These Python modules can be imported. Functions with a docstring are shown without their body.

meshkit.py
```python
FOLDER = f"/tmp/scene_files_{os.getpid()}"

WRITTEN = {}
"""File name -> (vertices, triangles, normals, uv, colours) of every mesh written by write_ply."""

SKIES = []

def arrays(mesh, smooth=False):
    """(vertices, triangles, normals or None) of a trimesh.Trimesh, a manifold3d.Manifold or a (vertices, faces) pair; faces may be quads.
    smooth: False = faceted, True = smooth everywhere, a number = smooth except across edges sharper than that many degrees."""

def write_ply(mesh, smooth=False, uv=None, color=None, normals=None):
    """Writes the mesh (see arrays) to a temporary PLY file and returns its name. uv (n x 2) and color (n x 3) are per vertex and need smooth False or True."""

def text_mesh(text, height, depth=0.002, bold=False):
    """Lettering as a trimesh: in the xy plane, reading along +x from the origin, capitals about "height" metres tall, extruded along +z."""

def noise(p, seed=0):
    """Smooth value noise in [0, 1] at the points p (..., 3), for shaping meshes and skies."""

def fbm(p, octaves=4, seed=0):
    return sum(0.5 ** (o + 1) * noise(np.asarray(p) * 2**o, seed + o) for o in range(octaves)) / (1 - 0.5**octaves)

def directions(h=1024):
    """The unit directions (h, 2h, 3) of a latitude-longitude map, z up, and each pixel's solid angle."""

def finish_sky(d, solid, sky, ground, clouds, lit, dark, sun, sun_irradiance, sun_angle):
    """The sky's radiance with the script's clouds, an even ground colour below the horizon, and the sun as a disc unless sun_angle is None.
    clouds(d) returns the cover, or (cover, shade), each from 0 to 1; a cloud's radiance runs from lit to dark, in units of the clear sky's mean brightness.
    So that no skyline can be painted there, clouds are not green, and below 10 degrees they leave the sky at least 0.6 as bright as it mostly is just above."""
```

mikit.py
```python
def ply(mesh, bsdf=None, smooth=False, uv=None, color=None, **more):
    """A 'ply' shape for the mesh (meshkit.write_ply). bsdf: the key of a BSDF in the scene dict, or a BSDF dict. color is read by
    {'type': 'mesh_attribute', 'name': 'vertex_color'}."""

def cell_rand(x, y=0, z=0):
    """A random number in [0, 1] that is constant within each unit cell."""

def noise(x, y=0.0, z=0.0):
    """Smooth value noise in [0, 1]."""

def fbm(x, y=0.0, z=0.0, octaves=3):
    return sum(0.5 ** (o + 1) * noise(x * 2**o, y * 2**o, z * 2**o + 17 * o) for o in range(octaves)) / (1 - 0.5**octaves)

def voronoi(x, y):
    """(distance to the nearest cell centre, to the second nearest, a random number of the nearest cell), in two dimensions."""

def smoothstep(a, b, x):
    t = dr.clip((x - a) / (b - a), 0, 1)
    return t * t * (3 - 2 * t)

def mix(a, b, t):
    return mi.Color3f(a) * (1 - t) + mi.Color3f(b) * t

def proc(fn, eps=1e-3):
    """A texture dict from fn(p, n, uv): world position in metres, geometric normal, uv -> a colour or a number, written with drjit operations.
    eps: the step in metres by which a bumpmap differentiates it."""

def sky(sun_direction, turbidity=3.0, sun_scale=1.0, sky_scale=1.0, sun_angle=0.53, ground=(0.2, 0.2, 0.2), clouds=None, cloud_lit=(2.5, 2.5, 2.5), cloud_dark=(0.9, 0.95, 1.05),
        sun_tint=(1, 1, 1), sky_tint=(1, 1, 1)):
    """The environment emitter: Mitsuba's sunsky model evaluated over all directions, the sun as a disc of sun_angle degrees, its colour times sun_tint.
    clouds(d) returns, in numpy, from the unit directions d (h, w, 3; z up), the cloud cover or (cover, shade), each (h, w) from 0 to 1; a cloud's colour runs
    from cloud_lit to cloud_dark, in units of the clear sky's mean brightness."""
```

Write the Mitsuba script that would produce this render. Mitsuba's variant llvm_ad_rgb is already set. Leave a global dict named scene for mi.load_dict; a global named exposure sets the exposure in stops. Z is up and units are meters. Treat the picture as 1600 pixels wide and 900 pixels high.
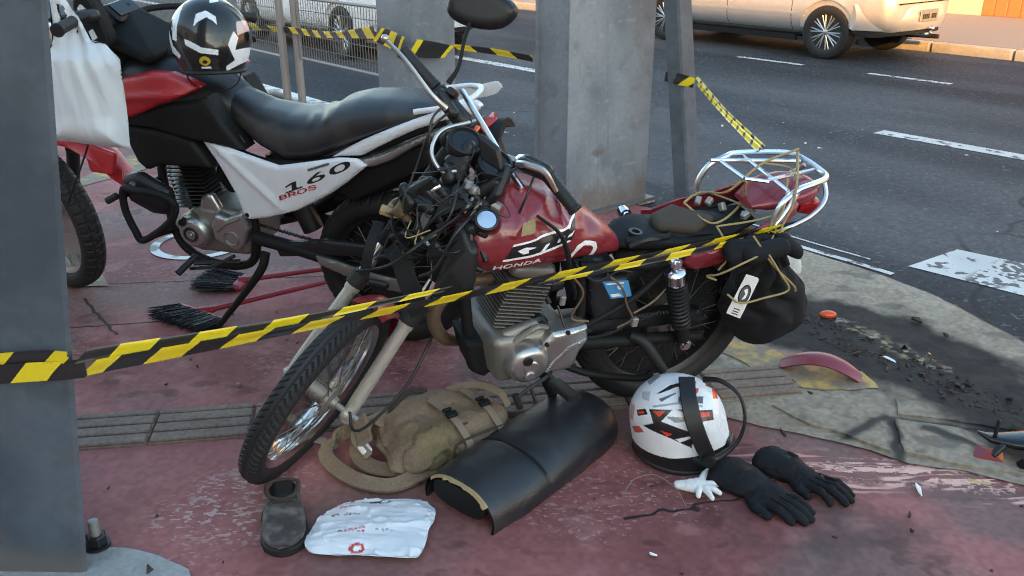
import math, random
import numpy as np, trimesh, manifold3d as m3
import drjit as dr, mitsuba as mi
import mikit, meshkit
from shapely.geometry import Polygon, Point, LineString
from shapely import affinity
from scipy.spatial import Delaunay

# ------------------------------------------------------------------ camera, sky, exposure
T = mi.ScalarTransform4f
scene, labels = {}, {}
PITCH, EYE = math.radians(22.1), 1.46
scene['camera'] = {'type': 'perspective', 'fov': 59.49, 'fov_axis': 'x', 'near_clip': 0.05, 'far_clip': 400.0,
                   'to_world': T().look_at(origin=[0, 0, EYE], target=[0, math.cos(PITCH), EYE - math.sin(PITCH)], up=[0, 0, 1])}
SUN_AZ, SUN_EL = math.radians(186), math.radians(12.5)
scene['sky'] = mikit.sky([math.sin(SUN_AZ) * math.cos(SUN_EL), math.cos(SUN_AZ) * math.cos(SUN_EL), math.sin(SUN_EL)], turbidity=3,
                         sun_scale=0.38, sun_tint=(1.0, 0.64, 0.20), sky_tint=(1.11, 1.0, 0.89))
exposure = 4.95
rng = np.random.default_rng(7)
random.seed(7)

# ------------------------------------------------------------------ helpers
def uniq(key):
    if key not in used:
        used.add(key); return key
    k = 1
    while f'{key}_{k:03d}' in used: k += 1
    key = f'{key}_{k:03d}'; used.add(key); return key
used = set()
def tag(key, label=None, cat=None, group=None, kind=None):
    d = labels.setdefault(key, {})
    if label: d['label'] = label
    if cat: d['category'] = cat
    if group: d['group'] = group
    if kind: d['kind'] = kind
    return key
def thing(name, label, cat, group=None):
    return tag(uniq(name), label, cat, group)
def obj(name, mesh, mat, parent=None, smooth=32, M=None, color=None, label=None, kind=None):
    key = uniq((parent + '__' if parent else '') + name)
    if isinstance(mesh, list): mesh = cat(mesh)
    if color is not None: smooth = True if smooth is not False else False
    d = mikit.ply(mesh, 'mat_' + mat, smooth=smooth, color=color)
    if M is not None: d['to_world'] = T(np.asarray(M).tolist())
    scene[key] = d
    if label or kind: tag(key, label, kind=kind)
    return key
def tm(v, f):
    f = np.asarray(f, int)
    if f.shape[1] == 4: f = np.vstack([f[:, [0, 1, 2]], f[:, [0, 2, 3]]])
    return trimesh.Trimesh(np.asarray(v, float), f, process=False)
def from_m3(m):
    a = m.to_mesh(); return trimesh.Trimesh(a.vert_properties[:, :3], a.tri_verts, process=False)
def cat(ms):
    ms = [from_m3(m) if hasattr(m, 'to_mesh') else m for m in ms]
    return trimesh.util.concatenate(ms)
def Rx(a): c, s = math.cos(a), math.sin(a); return np.array([[1, 0, 0], [0, c, -s], [0, s, c]])
def Ry(a): c, s = math.cos(a), math.sin(a); return np.array([[c, 0, s], [0, 1, 0], [-s, 0, c]])
def Rz(a): c, s = math.cos(a), math.sin(a); return np.array([[c, -s, 0], [s, c, 0], [0, 0, 1]])
def mat4(R=np.eye(3), t=(0, 0, 0)):
    M = np.eye(4); M[:3, :3] = R; M[:3, 3] = t; return M
def mv(mesh, R=None, t=(0, 0, 0)):
    m = mesh.copy()
    if R is not None: m.vertices = m.vertices @ np.asarray(R).T
    m.vertices = m.vertices + np.asarray(t, float)
    if R is not None and np.linalg.det(R) < 0: m.faces = m.faces[:, ::-1]
    return m
def mirror_y(mesh):
    m = mesh.copy(); m.vertices = m.vertices * [1, -1, 1]; m.faces = m.faces[:, ::-1]; return m
def spline(pts, n=24, closed=False):
    p = np.asarray(pts, float)
    if len(p) == 2 and not closed: return np.linspace(p[0], p[1], max(2, n // 6))
    q = np.vstack([p[-1], p, p[0], p[1]]) if closed else np.vstack([2 * p[0] - p[1], p, 2 * p[-1] - p[-2]])
    seg = len(q) - 3; out = []
    for t in np.linspace(0, seg, n, endpoint=not closed):
        i = min(int(t), seg - 1); u = t - i
        a, b, c, d = q[i:i + 4]
        out.append(.5 * (2 * b + (c - a) * u + (2 * a - 5 * b + 4 * c - d) * u * u + (3 * b - a - 3 * c + d) * u ** 3))
    return np.array(out)
def frames(p, closed=False, up0=None):
    t = (np.roll(p, -1, 0) - np.roll(p, 1, 0)) if closed else np.gradient(p, axis=0)
    t = t / (np.linalg.norm(t, axis=1, keepdims=True) + 1e-12)
    a = np.asarray(up0, float) if up0 is not None else (np.array([0, 0, 1.]) if abs(t[0, 2]) < .9 else np.array([1., 0, 0]))
    A = []
    for i in range(len(p)):
        a = a - t[i] * (a @ t[i]); a = a / (np.linalg.norm(a) + 1e-12); A.append(a)
    A = np.array(A); return t, A, np.cross(t, A)
def skin(rings, closed=False, caps=True):
    R = np.asarray(rings, float); k, n = R.shape[:2]
    v = R.reshape(-1, 3); F = []
    kk = k if closed else k - 1
    i, j = np.meshgrid(np.arange(kk), np.arange(n), indexing='ij')
    i2 = (i + 1) % k; j2 = (j + 1) % n
    F = np.stack([i * n + j, i2 * n + j, i2 * n + j2, i * n + j2], -1).reshape(-1, 4)
    m = tm(v, F)
    if caps and not closed:
        vs, fs = [m.vertices], [m.faces]; off = len(v)
        for r, fl in ((R[0], False), (R[-1], True)):
            vs.append(np.vstack([r, r.mean(0)])); jj = np.arange(n)
            f = np.stack([jj, (jj + 1) % n, np.full(n, n)], 1) + off
            fs.append(f[:, ::-1] if fl else f); off += n + 1
        m = tm(np.vstack(vs), np.vstack(fs))
    if m.volume < 0: m.faces = m.faces[:, ::-1]
    return m
def tube(pts, r, n=10, sp=None, closed=False, caps=True):
    p = np.asarray(pts, float)
    if sp: p = spline(p, sp, closed)
    r = np.interp(np.linspace(0, 1, len(p)), np.linspace(0, 1, len(np.atleast_1d(r))), np.atleast_1d(r))
    t, a, b = frames(p, closed)
    th = np.arange(n) * 2 * np.pi / n
    rings = p[:, None] + r[:, None, None] * (np.cos(th)[None, :, None] * a[:, None] + np.sin(th)[None, :, None] * b[:, None])
    return skin(rings, closed, caps)
def strap(pts, wdir, w, t, sp=None, wave=None):
    """flat band along pts; wdir: width direction(s)"""
    p = np.asarray(pts, float); W = np.asarray(wdir, float)
    if W.ndim == 2 and sp: W = np.array([np.interp(np.linspace(0, 1, sp), np.linspace(0, 1, len(W)), W[:, k]) for k in range(3)]).T
    if sp: p = spline(p, sp)
    tt = np.gradient(p, axis=0); tt /= np.linalg.norm(tt, axis=1, keepdims=True) + 1e-12
    if W.ndim == 1: W = np.repeat(W[None], len(p), 0)
    W = W - tt * (W * tt).sum(1, keepdims=True); W /= np.linalg.norm(W, axis=1, keepdims=True) + 1e-12
    N = np.cross(tt, W); h, q = w / 2, t / 2
    rings = np.stack([p + W * h * .9 + N * q, p - W * h * .9 + N * q, p - W * h, p - W * h * .9 - N * q, p + W * h * .9 - N * q, p + W * h], 1)
    return skin(rings)
def lathe(prof, n=40, axis='z'):
    p = np.asarray(prof, float); th = np.arange(n) * 2 * np.pi / n
    rings = np.stack([np.stack([r * np.cos(th), r * np.sin(th), np.full(n, z)], -1) for r, z in p])
    m = skin(rings, caps=(p[0, 0] > 1e-6 or p[-1, 0] > 1e-6))
    if axis == 'y': m.vertices = m.vertices[:, [0, 2, 1]]; m.faces = m.faces[:, ::-1]
    if axis == 'x': m.vertices = m.vertices[:, [2, 0, 1]]
    return m
def rbox(sx, sy, sz, b=.004, c=(0, 0, 0), R=None):
    x, y, z = sx / 2, sy / 2, sz / 2; b = min(b, .45 * sx, .45 * sy, .45 * sz)
    v = [(i * (x - (a != 0) * b), j * (y - (a != 1) * b), k * (z - (a != 2) * b)) for a in range(3) for i in (-1, 1) for j in (-1, 1) for k in (-1, 1)]
    m = trimesh.convex.convex_hull(np.array(v)); return mv(m, R, c)
def hull(pts, r, n=8):
    P = [m3.Manifold.sphere(rr, n).translate([float(a) for a in p]) for p, rr in zip(pts, np.broadcast_to(r, (len(pts),)))]
    return from_m3(m3.Manifold.batch_hull(P))
def superring(cx, cy, hw, hh, e=2.5, n=28):
    th = np.arange(n) * 2 * np.pi / n; c, s = np.cos(th), np.sin(th)
    return np.stack([cx + hw * np.sign(c) * np.abs(c) ** (2 / e), cy + hh * np.sign(s) * np.abs(s) ** (2 / e)], -1)
def panel(poly, yf, thick=.004, edge=.012, h=.012, side=1):
    """moulded plastic panel: outline in (x, z), outer face at y = yf(x, z) rounded off towards its outline"""
    P = Polygon(poly).buffer(0)
    if P.geom_type != 'Polygon': P = max(P.geoms, key=lambda g: g.area)
    L = P.exterior.length; nb = max(12, int(L / h))
    bd = np.array([P.exterior.interpolate(i / nb, normalized=True).coords[0] for i in range(nb)])
    x0, z0, x1, z1 = P.bounds
    gx, gz = np.meshgrid(np.arange(x0, x1, h), np.arange(z0, z1, h)); gx[1::2] += h / 2
    g = np.stack([gx.ravel(), gz.ravel()], 1)
    import shapely
    pts = shapely.points(g); dist = shapely.distance(P.exterior, pts); keep = shapely.contains(P, pts) & (dist > .5 * h)
    g, dist = g[keep], dist[keep]
    ins = []
    for d_, in ((edge * .3,),):
        q = P.buffer(-d_)
        for gg in getattr(q, 'geoms', [q]):
            if gg.is_empty: continue
            k = max(8, int(gg.exterior.length / h)); ins += [gg.exterior.interpolate(i / k, normalized=True).coords[0] for i in range(k)]
    ins = np.array(ins).reshape(-1, 2)
    V = np.vstack([bd, ins, g]); D = np.r_[np.zeros(len(bd)), np.full(len(ins), edge * .3), dist]
    tri = Delaunay(V).simplices; cen = V[tri].mean(1)
    tri = tri[shapely.contains(P, shapely.points(cen))]
    ar = np.cross(V[tri[:, 1]] - V[tri[:, 0]], V[tri[:, 2]] - V[tri[:, 0]])
    tri = np.where((ar < 0)[:, None], tri[:, ::-1], tri)[np.abs(ar) > 1e-9]
    u = 1 - np.clip(D / edge, 0, 1); off = edge * (1 - np.sqrt(np.clip(1 - u * u, 0, 1)))
    Y = np.array([yf(a, b) for a, b in V]) if callable(yf) else np.full(len(V), yf)
    f3 = np.stack([V[:, 0], Y - off, V[:, 1]], 1); b3 = np.stack([V[:, 0], Y - edge - thick, V[:, 1]], 1)
    n = len(V); k = np.arange(len(bd)); k2 = (k + 1) % len(bd)
    wall = np.vstack([np.stack([k, k2, k2 + n], 1), np.stack([k, k2 + n, k + n], 1)])
    m = tm(np.vstack([f3, b3]), np.vstack([tri[:, ::-1], tri + n, wall]))
    if m.volume < 0: m.faces = m.faces[:, ::-1]
    return mirror_y(m) if side < 0 else m
def sheet(poly, z, h=None, jitter=0):
    P = Polygon(poly).buffer(0)
    v, f = trimesh.creation.triangulate_polygon(P, engine='earcut')
    m = tm(np.c_[v, np.full(len(v), z)], f)
    if m.face_normals[0, 2] < 0: m.faces = m.faces[:, ::-1]
    return m
def rough_outline(pts, amp, step=.03, seed=0, closed=True):
    P = np.asarray(pts, float); out = []
    q = np.vstack([P, P[:1]]) if closed else P
    for a, b in zip(q[:-1], q[1:]):
        k = max(1, int(np.linalg.norm(b - a) / step))
        out += [a + (b - a) * i / k for i in range(k)]
    out = np.array(out); n = meshkit.fbm(np.c_[out * 9, out[:, :1] * 0], 3, seed) - .5
    n2 = meshkit.fbm(np.c_[out * 9 + 40, out[:, :1] * 0], 3, seed + 5) - .5
    return out + np.c_[n, n2] * 2 * amp
def sdf_mesh(fn, lo, hi, h):
    """surface of fn > 0 (vectorised over points) on a grid of step h"""
    lo, hi = np.asarray(lo, float), np.asarray(hi, float)
    n = np.ceil((hi - lo) / h).astype(int) + 2
    ax = [lo[k] + h * np.arange(n[k]) for k in range(3)]
    G = np.stack(np.meshgrid(*ax, indexing='ij'), -1)
    L = fn(G.reshape(-1, 3)).reshape(n).tolist()
    n0, n1, n2 = (n - 2).tolist(); l0, l1, l2 = lo.tolist(); ih = 1 / h
    def f(x, y, z):
        a = (x - l0) * ih; b = (y - l1) * ih; c = (z - l2) * ih
        i = int(a); j = int(b); k = int(c)
        if a < 0 or b < 0 or c < 0 or i > n0 or j > n1 or k > n2: return -1.
        a -= i; b -= j; c -= k
        p = L[i]; s = L[i + 1]; q = p[j]; r = p[j + 1]; t = s[j]; u = s[j + 1]
        return ((q[k] * (1 - c) + q[k + 1] * c) * (1 - b) + (r[k] * (1 - c) + r[k + 1] * c) * b) * (1 - a) + ((t[k] * (1 - c) + t[k + 1] * c) * (1 - b) + (u[k] * (1 - c) + u[k + 1] * c) * b) * a
    return from_m3(m3.Manifold.level_set(f, [*lo.tolist(), *(hi).tolist()], h))
def cap_sdf(P, a, b, ra, rb=None):
    a, b = np.asarray(a, float), np.asarray(b, float); rb = ra if rb is None else rb
    d = b - a; t = np.clip(((P - a) @ d) / (d @ d + 1e-12), 0, 1)
    return (ra + (rb - ra) * t) - np.linalg.norm(P - a - t[:, None] * d, axis=1)
def smax(a, b, k): 
    h = np.clip(.5 + .5 * (a - b) / k, 0, 1); return b + (a - b) * h + k * h * (1 - h)
def ell_sdf(P, c, r, R=None):
    q = (P - np.asarray(c)); q = q if R is None else q @ np.asarray(R)
    q = q / np.asarray(r); return (1 - np.linalg.norm(q, axis=1)) * min(r)
def S(*c):
    c = np.array(c, float) / 255; return np.where(c <= .04045, c / 12.92, ((c + .055) / 1.055) ** 2.4).tolist()

# ------------------------------------------------------------------ materials
def rgb(c): return {'type': 'rgb', 'value': [float(x) for x in c]}
def mat(name, c, rough=.5, metal=0., spec=.5, two=True, **k):
    b = {'type': 'principled', 'base_color': c if isinstance(c, dict) else rgb(c), 'roughness': rough, 'metallic': metal, **({} if metal else {'specular': spec}), **k}
    scene['mat_' + name] = {'type': 'twosided', 'bsdf': b} if two else b
    return name
def bump(name, c, fn, scale, eps=1e-3, rough=.5, metal=0., spec=.5, **k):
    scene['mat_' + name] = {'type': 'twosided', 'bsdf': {'type': 'bumpmap', 'tex': mikit.proc(fn, eps), 'scale': scale,
                   'bsdf': {'type': 'principled', 'base_color': c if isinstance(c, dict) else rgb(c), 'roughness': rough, 'metallic': metal, **({} if metal else {'specular': spec}), **k}}}
    return name
noise, fbm, sst, mix, vor = mikit.noise, mikit.fbm, mikit.smoothstep, mikit.mix, mikit.voronoi
def segd(x, y, a, b):
    dx, dy = b[0] - a[0], b[1] - a[1]; L = dx * dx + dy * dy
    t = dr.clip(((x - a[0]) * dx + (y - a[1]) * dy) / L, 0, 1)
    return dr.sqrt(dr.square(x - a[0] - t * dx) + dr.square(y - a[1] - t * dy))
def pline(x, y, P):
    d = segd(x, y, P[0], P[1])
    for a, b in zip(P[1:-1], P[2:]): d = dr.minimum(d, segd(x, y, a, b))
    return d

SCRATCH = [(.60, 2.20), (.80, 2.185), (1.1, 2.19), (1.35, 2.13), (1.7, 2.0)]
def red_col(p, n, uv):
    x, y = p.x, p.y
    a = fbm(x * 1.7, y * 1.7, octaves=4); b = fbm(x * 11, y * 13 + 5, octaves=3); c = noise(x * 70, y * 70)
    col = mix((.195, .072, .070), (.315, .122, .118), sst(.3, .7, a))
    col = mix(col, (.33, .150, .140), sst(.50, .8, b) * .6)
    col = mix(col, (.155, .105, .098), sst(.5, .72, fbm(x * 2.3 + 9, y * 2.3 + 3, octaves=3)) * .75)
    col = col * (.86 + .28 * c)
    col = col * (1 - .32 * sst(.60, .72, fbm(x * 9 + 3 + .8 * b, y * 15, octaves=4)) * sst(.45, .6, fbm(x * 2.1, y * 2.3 + 8, octaves=2)))
    # chips and scuffs in the paint
    near = dr.minimum(segd(x, y, (-.80, 2.10), (-.66, 2.14)), segd(x, y, (-.86, 1.98), (-.70, 1.96)))
    chips = sst(.60, .66, fbm(x * 60, y * 120, octaves=3)) * sst(.16, .02, near)
    chips = dr.maximum(chips, sst(.66, .72, fbm(x * 80 + 7, y * 130, octaves=3)) * sst(.50, .66, fbm(x * 2.4, y * 2.4 + 2, octaves=2)) * .5)
    col = mix(col, (.42, .29, .27), chips)
    u, v = x, y
    d = pline(x, y, SCRATCH)
    wig = noise(u * 9, 3) * .05
    brk = sst(.38, .56, fbm(u * 16, v * 34, octaves=3))
    st = sst(.46, .58, fbm(u * 9 + 2 * c, (v + wig) * 60, octaves=3)) * sst(.095, .015, d) * brk
    st = dr.maximum(st, sst(.58, .64, noise(u * 5, (v + wig * .5) * 130)) * sst(.15, .04, d) * sst(.45, .6, fbm(u * 12 + 5, v * 20, octaves=2)))
    col = mix(col, (.78, .48, .40), st * .85 * sst(.58, .7, u))
    col = mix(col, (.50, .36, .10), st * sst(.05, .01, segd(x, y, (1.26, 2.17), (1.36, 2.15))) * sst(.5, .65, noise(x * 50, y * 60)))
    # cracks and slab joints
    jag = (noise(x * 30, y * 30) - .5) * .012
    j = dr.minimum(segd(x, y + jag, (-2.6, 3.56), (-.2, 3.80)), segd(x, y + jag * 2, (-1.80, 3.47), (-1.52, 3.12)))
    j = dr.minimum(j, segd(x, y + jag, (-2.6, 3.02), (-1.2, 3.28)))
    j = dr.minimum(j, segd(x, y + jag * 3, (.30, 1.98), (.62, 2.05)))
    j = dr.minimum(j, segd(x, y + jag * 3, (1.25, 1.62), (1.7, 1.75)))
    col = mix(col, (.03, .022, .022), sst(.009, .003, j))
    # dark oil drips
    s = sst(.50, .66, fbm(x * 6 + 20, y * 11, octaves=4)) * sst(.32, .06, segd(x, y, (1.15, 1.86), (1.5, 1.90)))
    s = dr.maximum(s, sst(.50, .70, fbm(x * 5, y * 9 + 4, octaves=4)) * sst(.30, .05, segd(x, y, (.75, 1.95), (1.0, 1.98))) * .6)
    col = mix(col, (.045, .038, .038), s * .75)
    return col
def red_h(p, n, uv):
    x, y = p.x, p.y
    return fbm(x * 45, y * 45, octaves=3) * .6 + noise(x * 190, y * 190) * .5 + fbm(x * 5, y * 5, octaves=2) * 1.2
bump('red_paint', mikit.proc(red_col), red_h, .0024, rough=.65, spec=.14)
def asph_col(p, n, uv):
    x, y = p.x, p.y
    t = -.64 * x + .768 * y; s = .768 * x + .64 * y
    a = fbm(t * .35, s * 1.6, octaves=3); b = noise(x * 42, y * 42); c = noise(x * 95, y * 95)
    col = mix((.030, .032, .037), (.064, .065, .069), sst(.25, .75, a)); col = col * (.82 + .36 * sst(.3, .7, fbm(t * .22 + 4, s * .9, octaves=2)))
    col = col * (.72 + .36 * b + .25 * c)
    col = mix(col, (.16, .155, .15), sst(.80, .9, noise(x * 60 + 3, y * 60)) * .45)
    v = vor(t * .45 + .2 * fbm(x * 2, y * 2, octaves=2), s * .5)
    col = mix(col, (.018, .018, .019), sst(.02, .005, v[1] - v[0]) * .7 * sst(.4, .6, noise(x * .6, y * .6)))
    return col
def asph_h(p, n, uv): return fbm(p.x * 60, p.y * 60, octaves=2) + .5 * noise(p.x * 200, p.y * 200)
bump('asphalt', mikit.proc(asph_col), asph_h, .003, rough=.7, spec=.16)
OIL = [(1.10, 3.28), (1.36, 3.12), (1.50, 2.86), (1.60, 2.60), (1.68, 2.40), (1.86, 2.2)]
def conc_col(p, n, uv):
    x, y = p.x, p.y
    a = fbm(x * 2.2, y * 2.2, octaves=4); b = fbm(x * 16, y * 16, octaves=3); c = noise(x * 80, y * 80)
    col = mix((.190, .148, .110), (.40, .335, .262), a * .6 + b * .4)
    col = col * (.78 + .42 * c)
    col = mix(col, (.09, .08, .07), sst(.60, .72, fbm(x * 7, y * 9 + 4, octaves=3)) * .55)
    jag = (noise(x * 22, y * 22) - .5) * .03
    j = dr.minimum(segd(x + jag, y, (1.20, 2.47), (1.13, 2.24)), segd(x, y + jag, (1.20, 2.49), (1.7, 2.33)))
    j = dr.minimum(j, segd(x + jag, y + jag, (1.02, 2.36), (1.20, 2.50)))
    j = dr.minimum(j, segd(x, y + jag, (1.28, 2.42), (1.42, 2.28)))
    col = mix(col, (.055, .048, .042), sst(.030, .005, j))
    d = pline(x, y, OIL) + (fbm(x * 6, y * 6, octaves=4) - .5) * .30
    col = mix(col, (.012, .011, .012), sst(.37, .22, d) * (.86 + .14 * b))
    gl = pline(x, y, [(1.33, 3.16), (1.42, 3.02), (1.50, 2.84)]) + (noise(x * 18, y * 18) - .5) * .06
    col = mix(col, (.24, .20, .11), sst(.06, .0, gl) * sst(.40, .72, fbm(x * 40, y * 55, octaves=4)))
    pk = segd(x, y, (.87, 3.01), (1.15, 2.83)) + (noise(x * 25, y * 25) - .5) * .05
    col = mix(col, (.33, .17, .17), sst(.05, .01, pk) * sst(.4, .6, noise(x * 55, y * 55)) * .8)
    return col
def conc_h(p, n, uv): return fbm(p.x * 30, p.y * 30, octaves=3) + noise(p.x * 130, p.y * 130) * .6 + .6 * fbm(p.x * 6, p.y * 6, octaves=2)
def conc_r(p, n, uv):
    d = pline(p.x, p.y, [(1.30, 3.22), (1.42, 3.05), (1.53, 2.83)]) + (fbm(p.x * 14, p.y * 14, octaves=3) - .5) * .16
    return .75 - .52 * sst(.04, .005, d) * sst(.42, .55, fbm(p.x * 30, p.y * 30, octaves=2))
bump('concrete', mikit.proc(conc_col), conc_h, .0034, rough=mikit.proc(conc_r), spec=.18)
def plain_conc(p, n, uv):
    a = fbm(p.x * 8, p.y * 8, p.z * 8, octaves=4); c = noise(p.x * 110, p.y * 110, p.z * 110)
    return mix((.20, .205, .21), (.36, .36, .35), a) * (.8 + .35 * c)
bump('plain_concrete', mikit.proc(plain_conc), conc_h, .003, rough=.75)
def paint_col(p, n, uv):
    x, y = p.x, p.y; w = sst(.60, .72, fbm(x * 22, y * 22, octaves=3))
    t = -.64 * x + .768 * y; s = .768 * x + .64 * y
    w = dr.maximum(w, sst(.46, .56, noise(x * 45, y * 45)) * (sst(.11, .05, dr.abs(t - 1.50)) + .6 * sst(.12, .03, dr.abs(t - 1.20))))
    return mix(mi.Color3f(.50, .50, .49) * (.82 + .25 * noise(x * 6, y * 6)), (.075, .075, .078), w)
mat('road_paint', mikit.proc(paint_col), .6)
def kerb_col(p, n, uv):
    w = sst(.52, .70, fbm(p.x * 9, p.y * 9, p.z * 9, octaves=4)); return mix((.62, .62, .60), (.22, .21, .19), w)
mat('kerb_paint', mikit.proc(kerb_col), .7)
def yel_col(p, n, uv):
    w = sst(.26, .60, fbm(p.x * 17, p.y * 17, octaves=5)); return mix((.44, .28, .085), (.20, .155, .115), w) * (.8 + .3 * noise(p.x * 80, p.y * 80))
mat('yellow_floor_paint', mikit.proc(yel_col), .7)
def steel_col(p, n, uv):
    x, y, z = p.x, p.y, p.z
    a = fbm(x * 3.1, y * 3.1, z * 1.6, octaves=4); b = fbm(x * 14, y * 14, z * 9 + 3, octaves=3)
    col = mix((.150, .172, .200), (.222, .248, .280), sst(.3, .7, a))
    col = mix(col, (.118, .132, .150), sst(.50, .80, b) * .5)
    col = mix(col, (.30, .31, .31), sst(.62, .78, fbm(x * 22, y * 22, z * 30, octaves=3)) * .4)
    col = mix(col, (.12, .085, .065), sst(.70, .80, fbm(x * 6 + 5, y * 6, z * 6, octaves=4)) * .6)
    scr = noise(x * 7 + 2 * noise(x * 3, y * 3, z * 3), y * 7, z * 5 + 60 * (x + y))
    col = mix(col, (.09, .095, .10), sst(.86, .92, scr) * .4)
    col = mix(col, (.13, .095, .07), sst(.25, .0, z + .35 * (b - .5)) * .7)
    return col * (.90 + .20 * fbm(x * 60, y * 60, z * 50, octaves=2))
def steel_h(p, n, uv): return fbm(p.x * 5, p.y * 5, p.z * 3, octaves=3) + .1 * noise(p.x * 60, p.y * 60, p.z * 60)
bump('post_steel', mikit.proc(steel_col), steel_h, .006, rough=.40, spec=.5)
def dsteel_col(p, n, uv):
    a = fbm(p.x * 4, p.y * 4, p.z * 3.2, octaves=5); b = fbm(p.x * 50, p.y * 50, p.z * 45, octaves=2)
    col = mix((.048, .064, .085), (.080, .100, .126), sst(.3, .7, a)) * (.88 + .24 * b)
    w = noise(p.x * 5 + 3 * noise(p.z * 4, p.x * 4), p.y * 5, p.z * 46)
    col = mix(col, (.15, .17, .19), sst(.90, .95, w) * sst(.5, .7, fbm(p.x * 6, p.y * 6, p.z * 3, octaves=2)) * .6)
    col = mix(col, (.036, .046, .058), sst(.52, .80, fbm(p.x * 21, p.y * 21, p.z * 12, octaves=5)) * .4)
    col = mix(col, (.11, .075, .05), sst(.66, .76, fbm(p.x * 9 + 3, p.y * 9, p.z * 9, octaves=4)) * sst(.5, .0, p.z) * .8)
    return mix(col, (.14, .12, .105), sst(.10, .0, p.z + .1 * (a - .5)) * .6)
bump('dark_post_steel', mikit.proc(dsteel_col), steel_h, .006, rough=.5, spec=.5)
def tact_col(p, n, uv):
    a = fbm(p.x * 7, p.y * 7, octaves=3); return mix((.138, .097, .078), (.222, .163, .132), a) * (.78 + .4 * noise(p.x * 110, p.y * 110))
mat('tactile_concrete', mikit.proc(tact_col), .75)
def wall_col(p, n, uv):
    a = fbm(p.x * 1.1, p.y * 1.1, p.z * 1.5, octaves=4); return mix((.50, .40, .30), (.66, .55, .42), a)
mat('wall_render', mikit.proc(wall_col), .85)
mat('far_paving', (.17, .165, .16), .8)
mat('orange_door', (.42, .15, .05), .5)
mat('rubber', (.016, .0165, .018), .55, spec=.35)
mat('tyre_dusty', (.016, .0165, .0185), .6, spec=.35)
mat('black_plastic', (.013, .0135, .015), .40, spec=.38)
mat('matte_black', (.010, .0105, .011), .6, spec=.22)
mat('gloss_black', (.006, .006, .007), .12, spec=.6)
mat('dark_metal', (.045, .046, .05), .4, metal=.7)
mat('chrome', (.80, .81, .83), .10, metal=1.)
mat('rack_steel', (.66, .70, .76), .26, metal=1.)
mat('spoke_steel', (.20, .20, .20), .35, metal=.9)
mat('alloy', (.50, .49, .47), .33, metal=.9)
mat('cast_alloy', (.27, .255, .23), .5, metal=.7)
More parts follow.
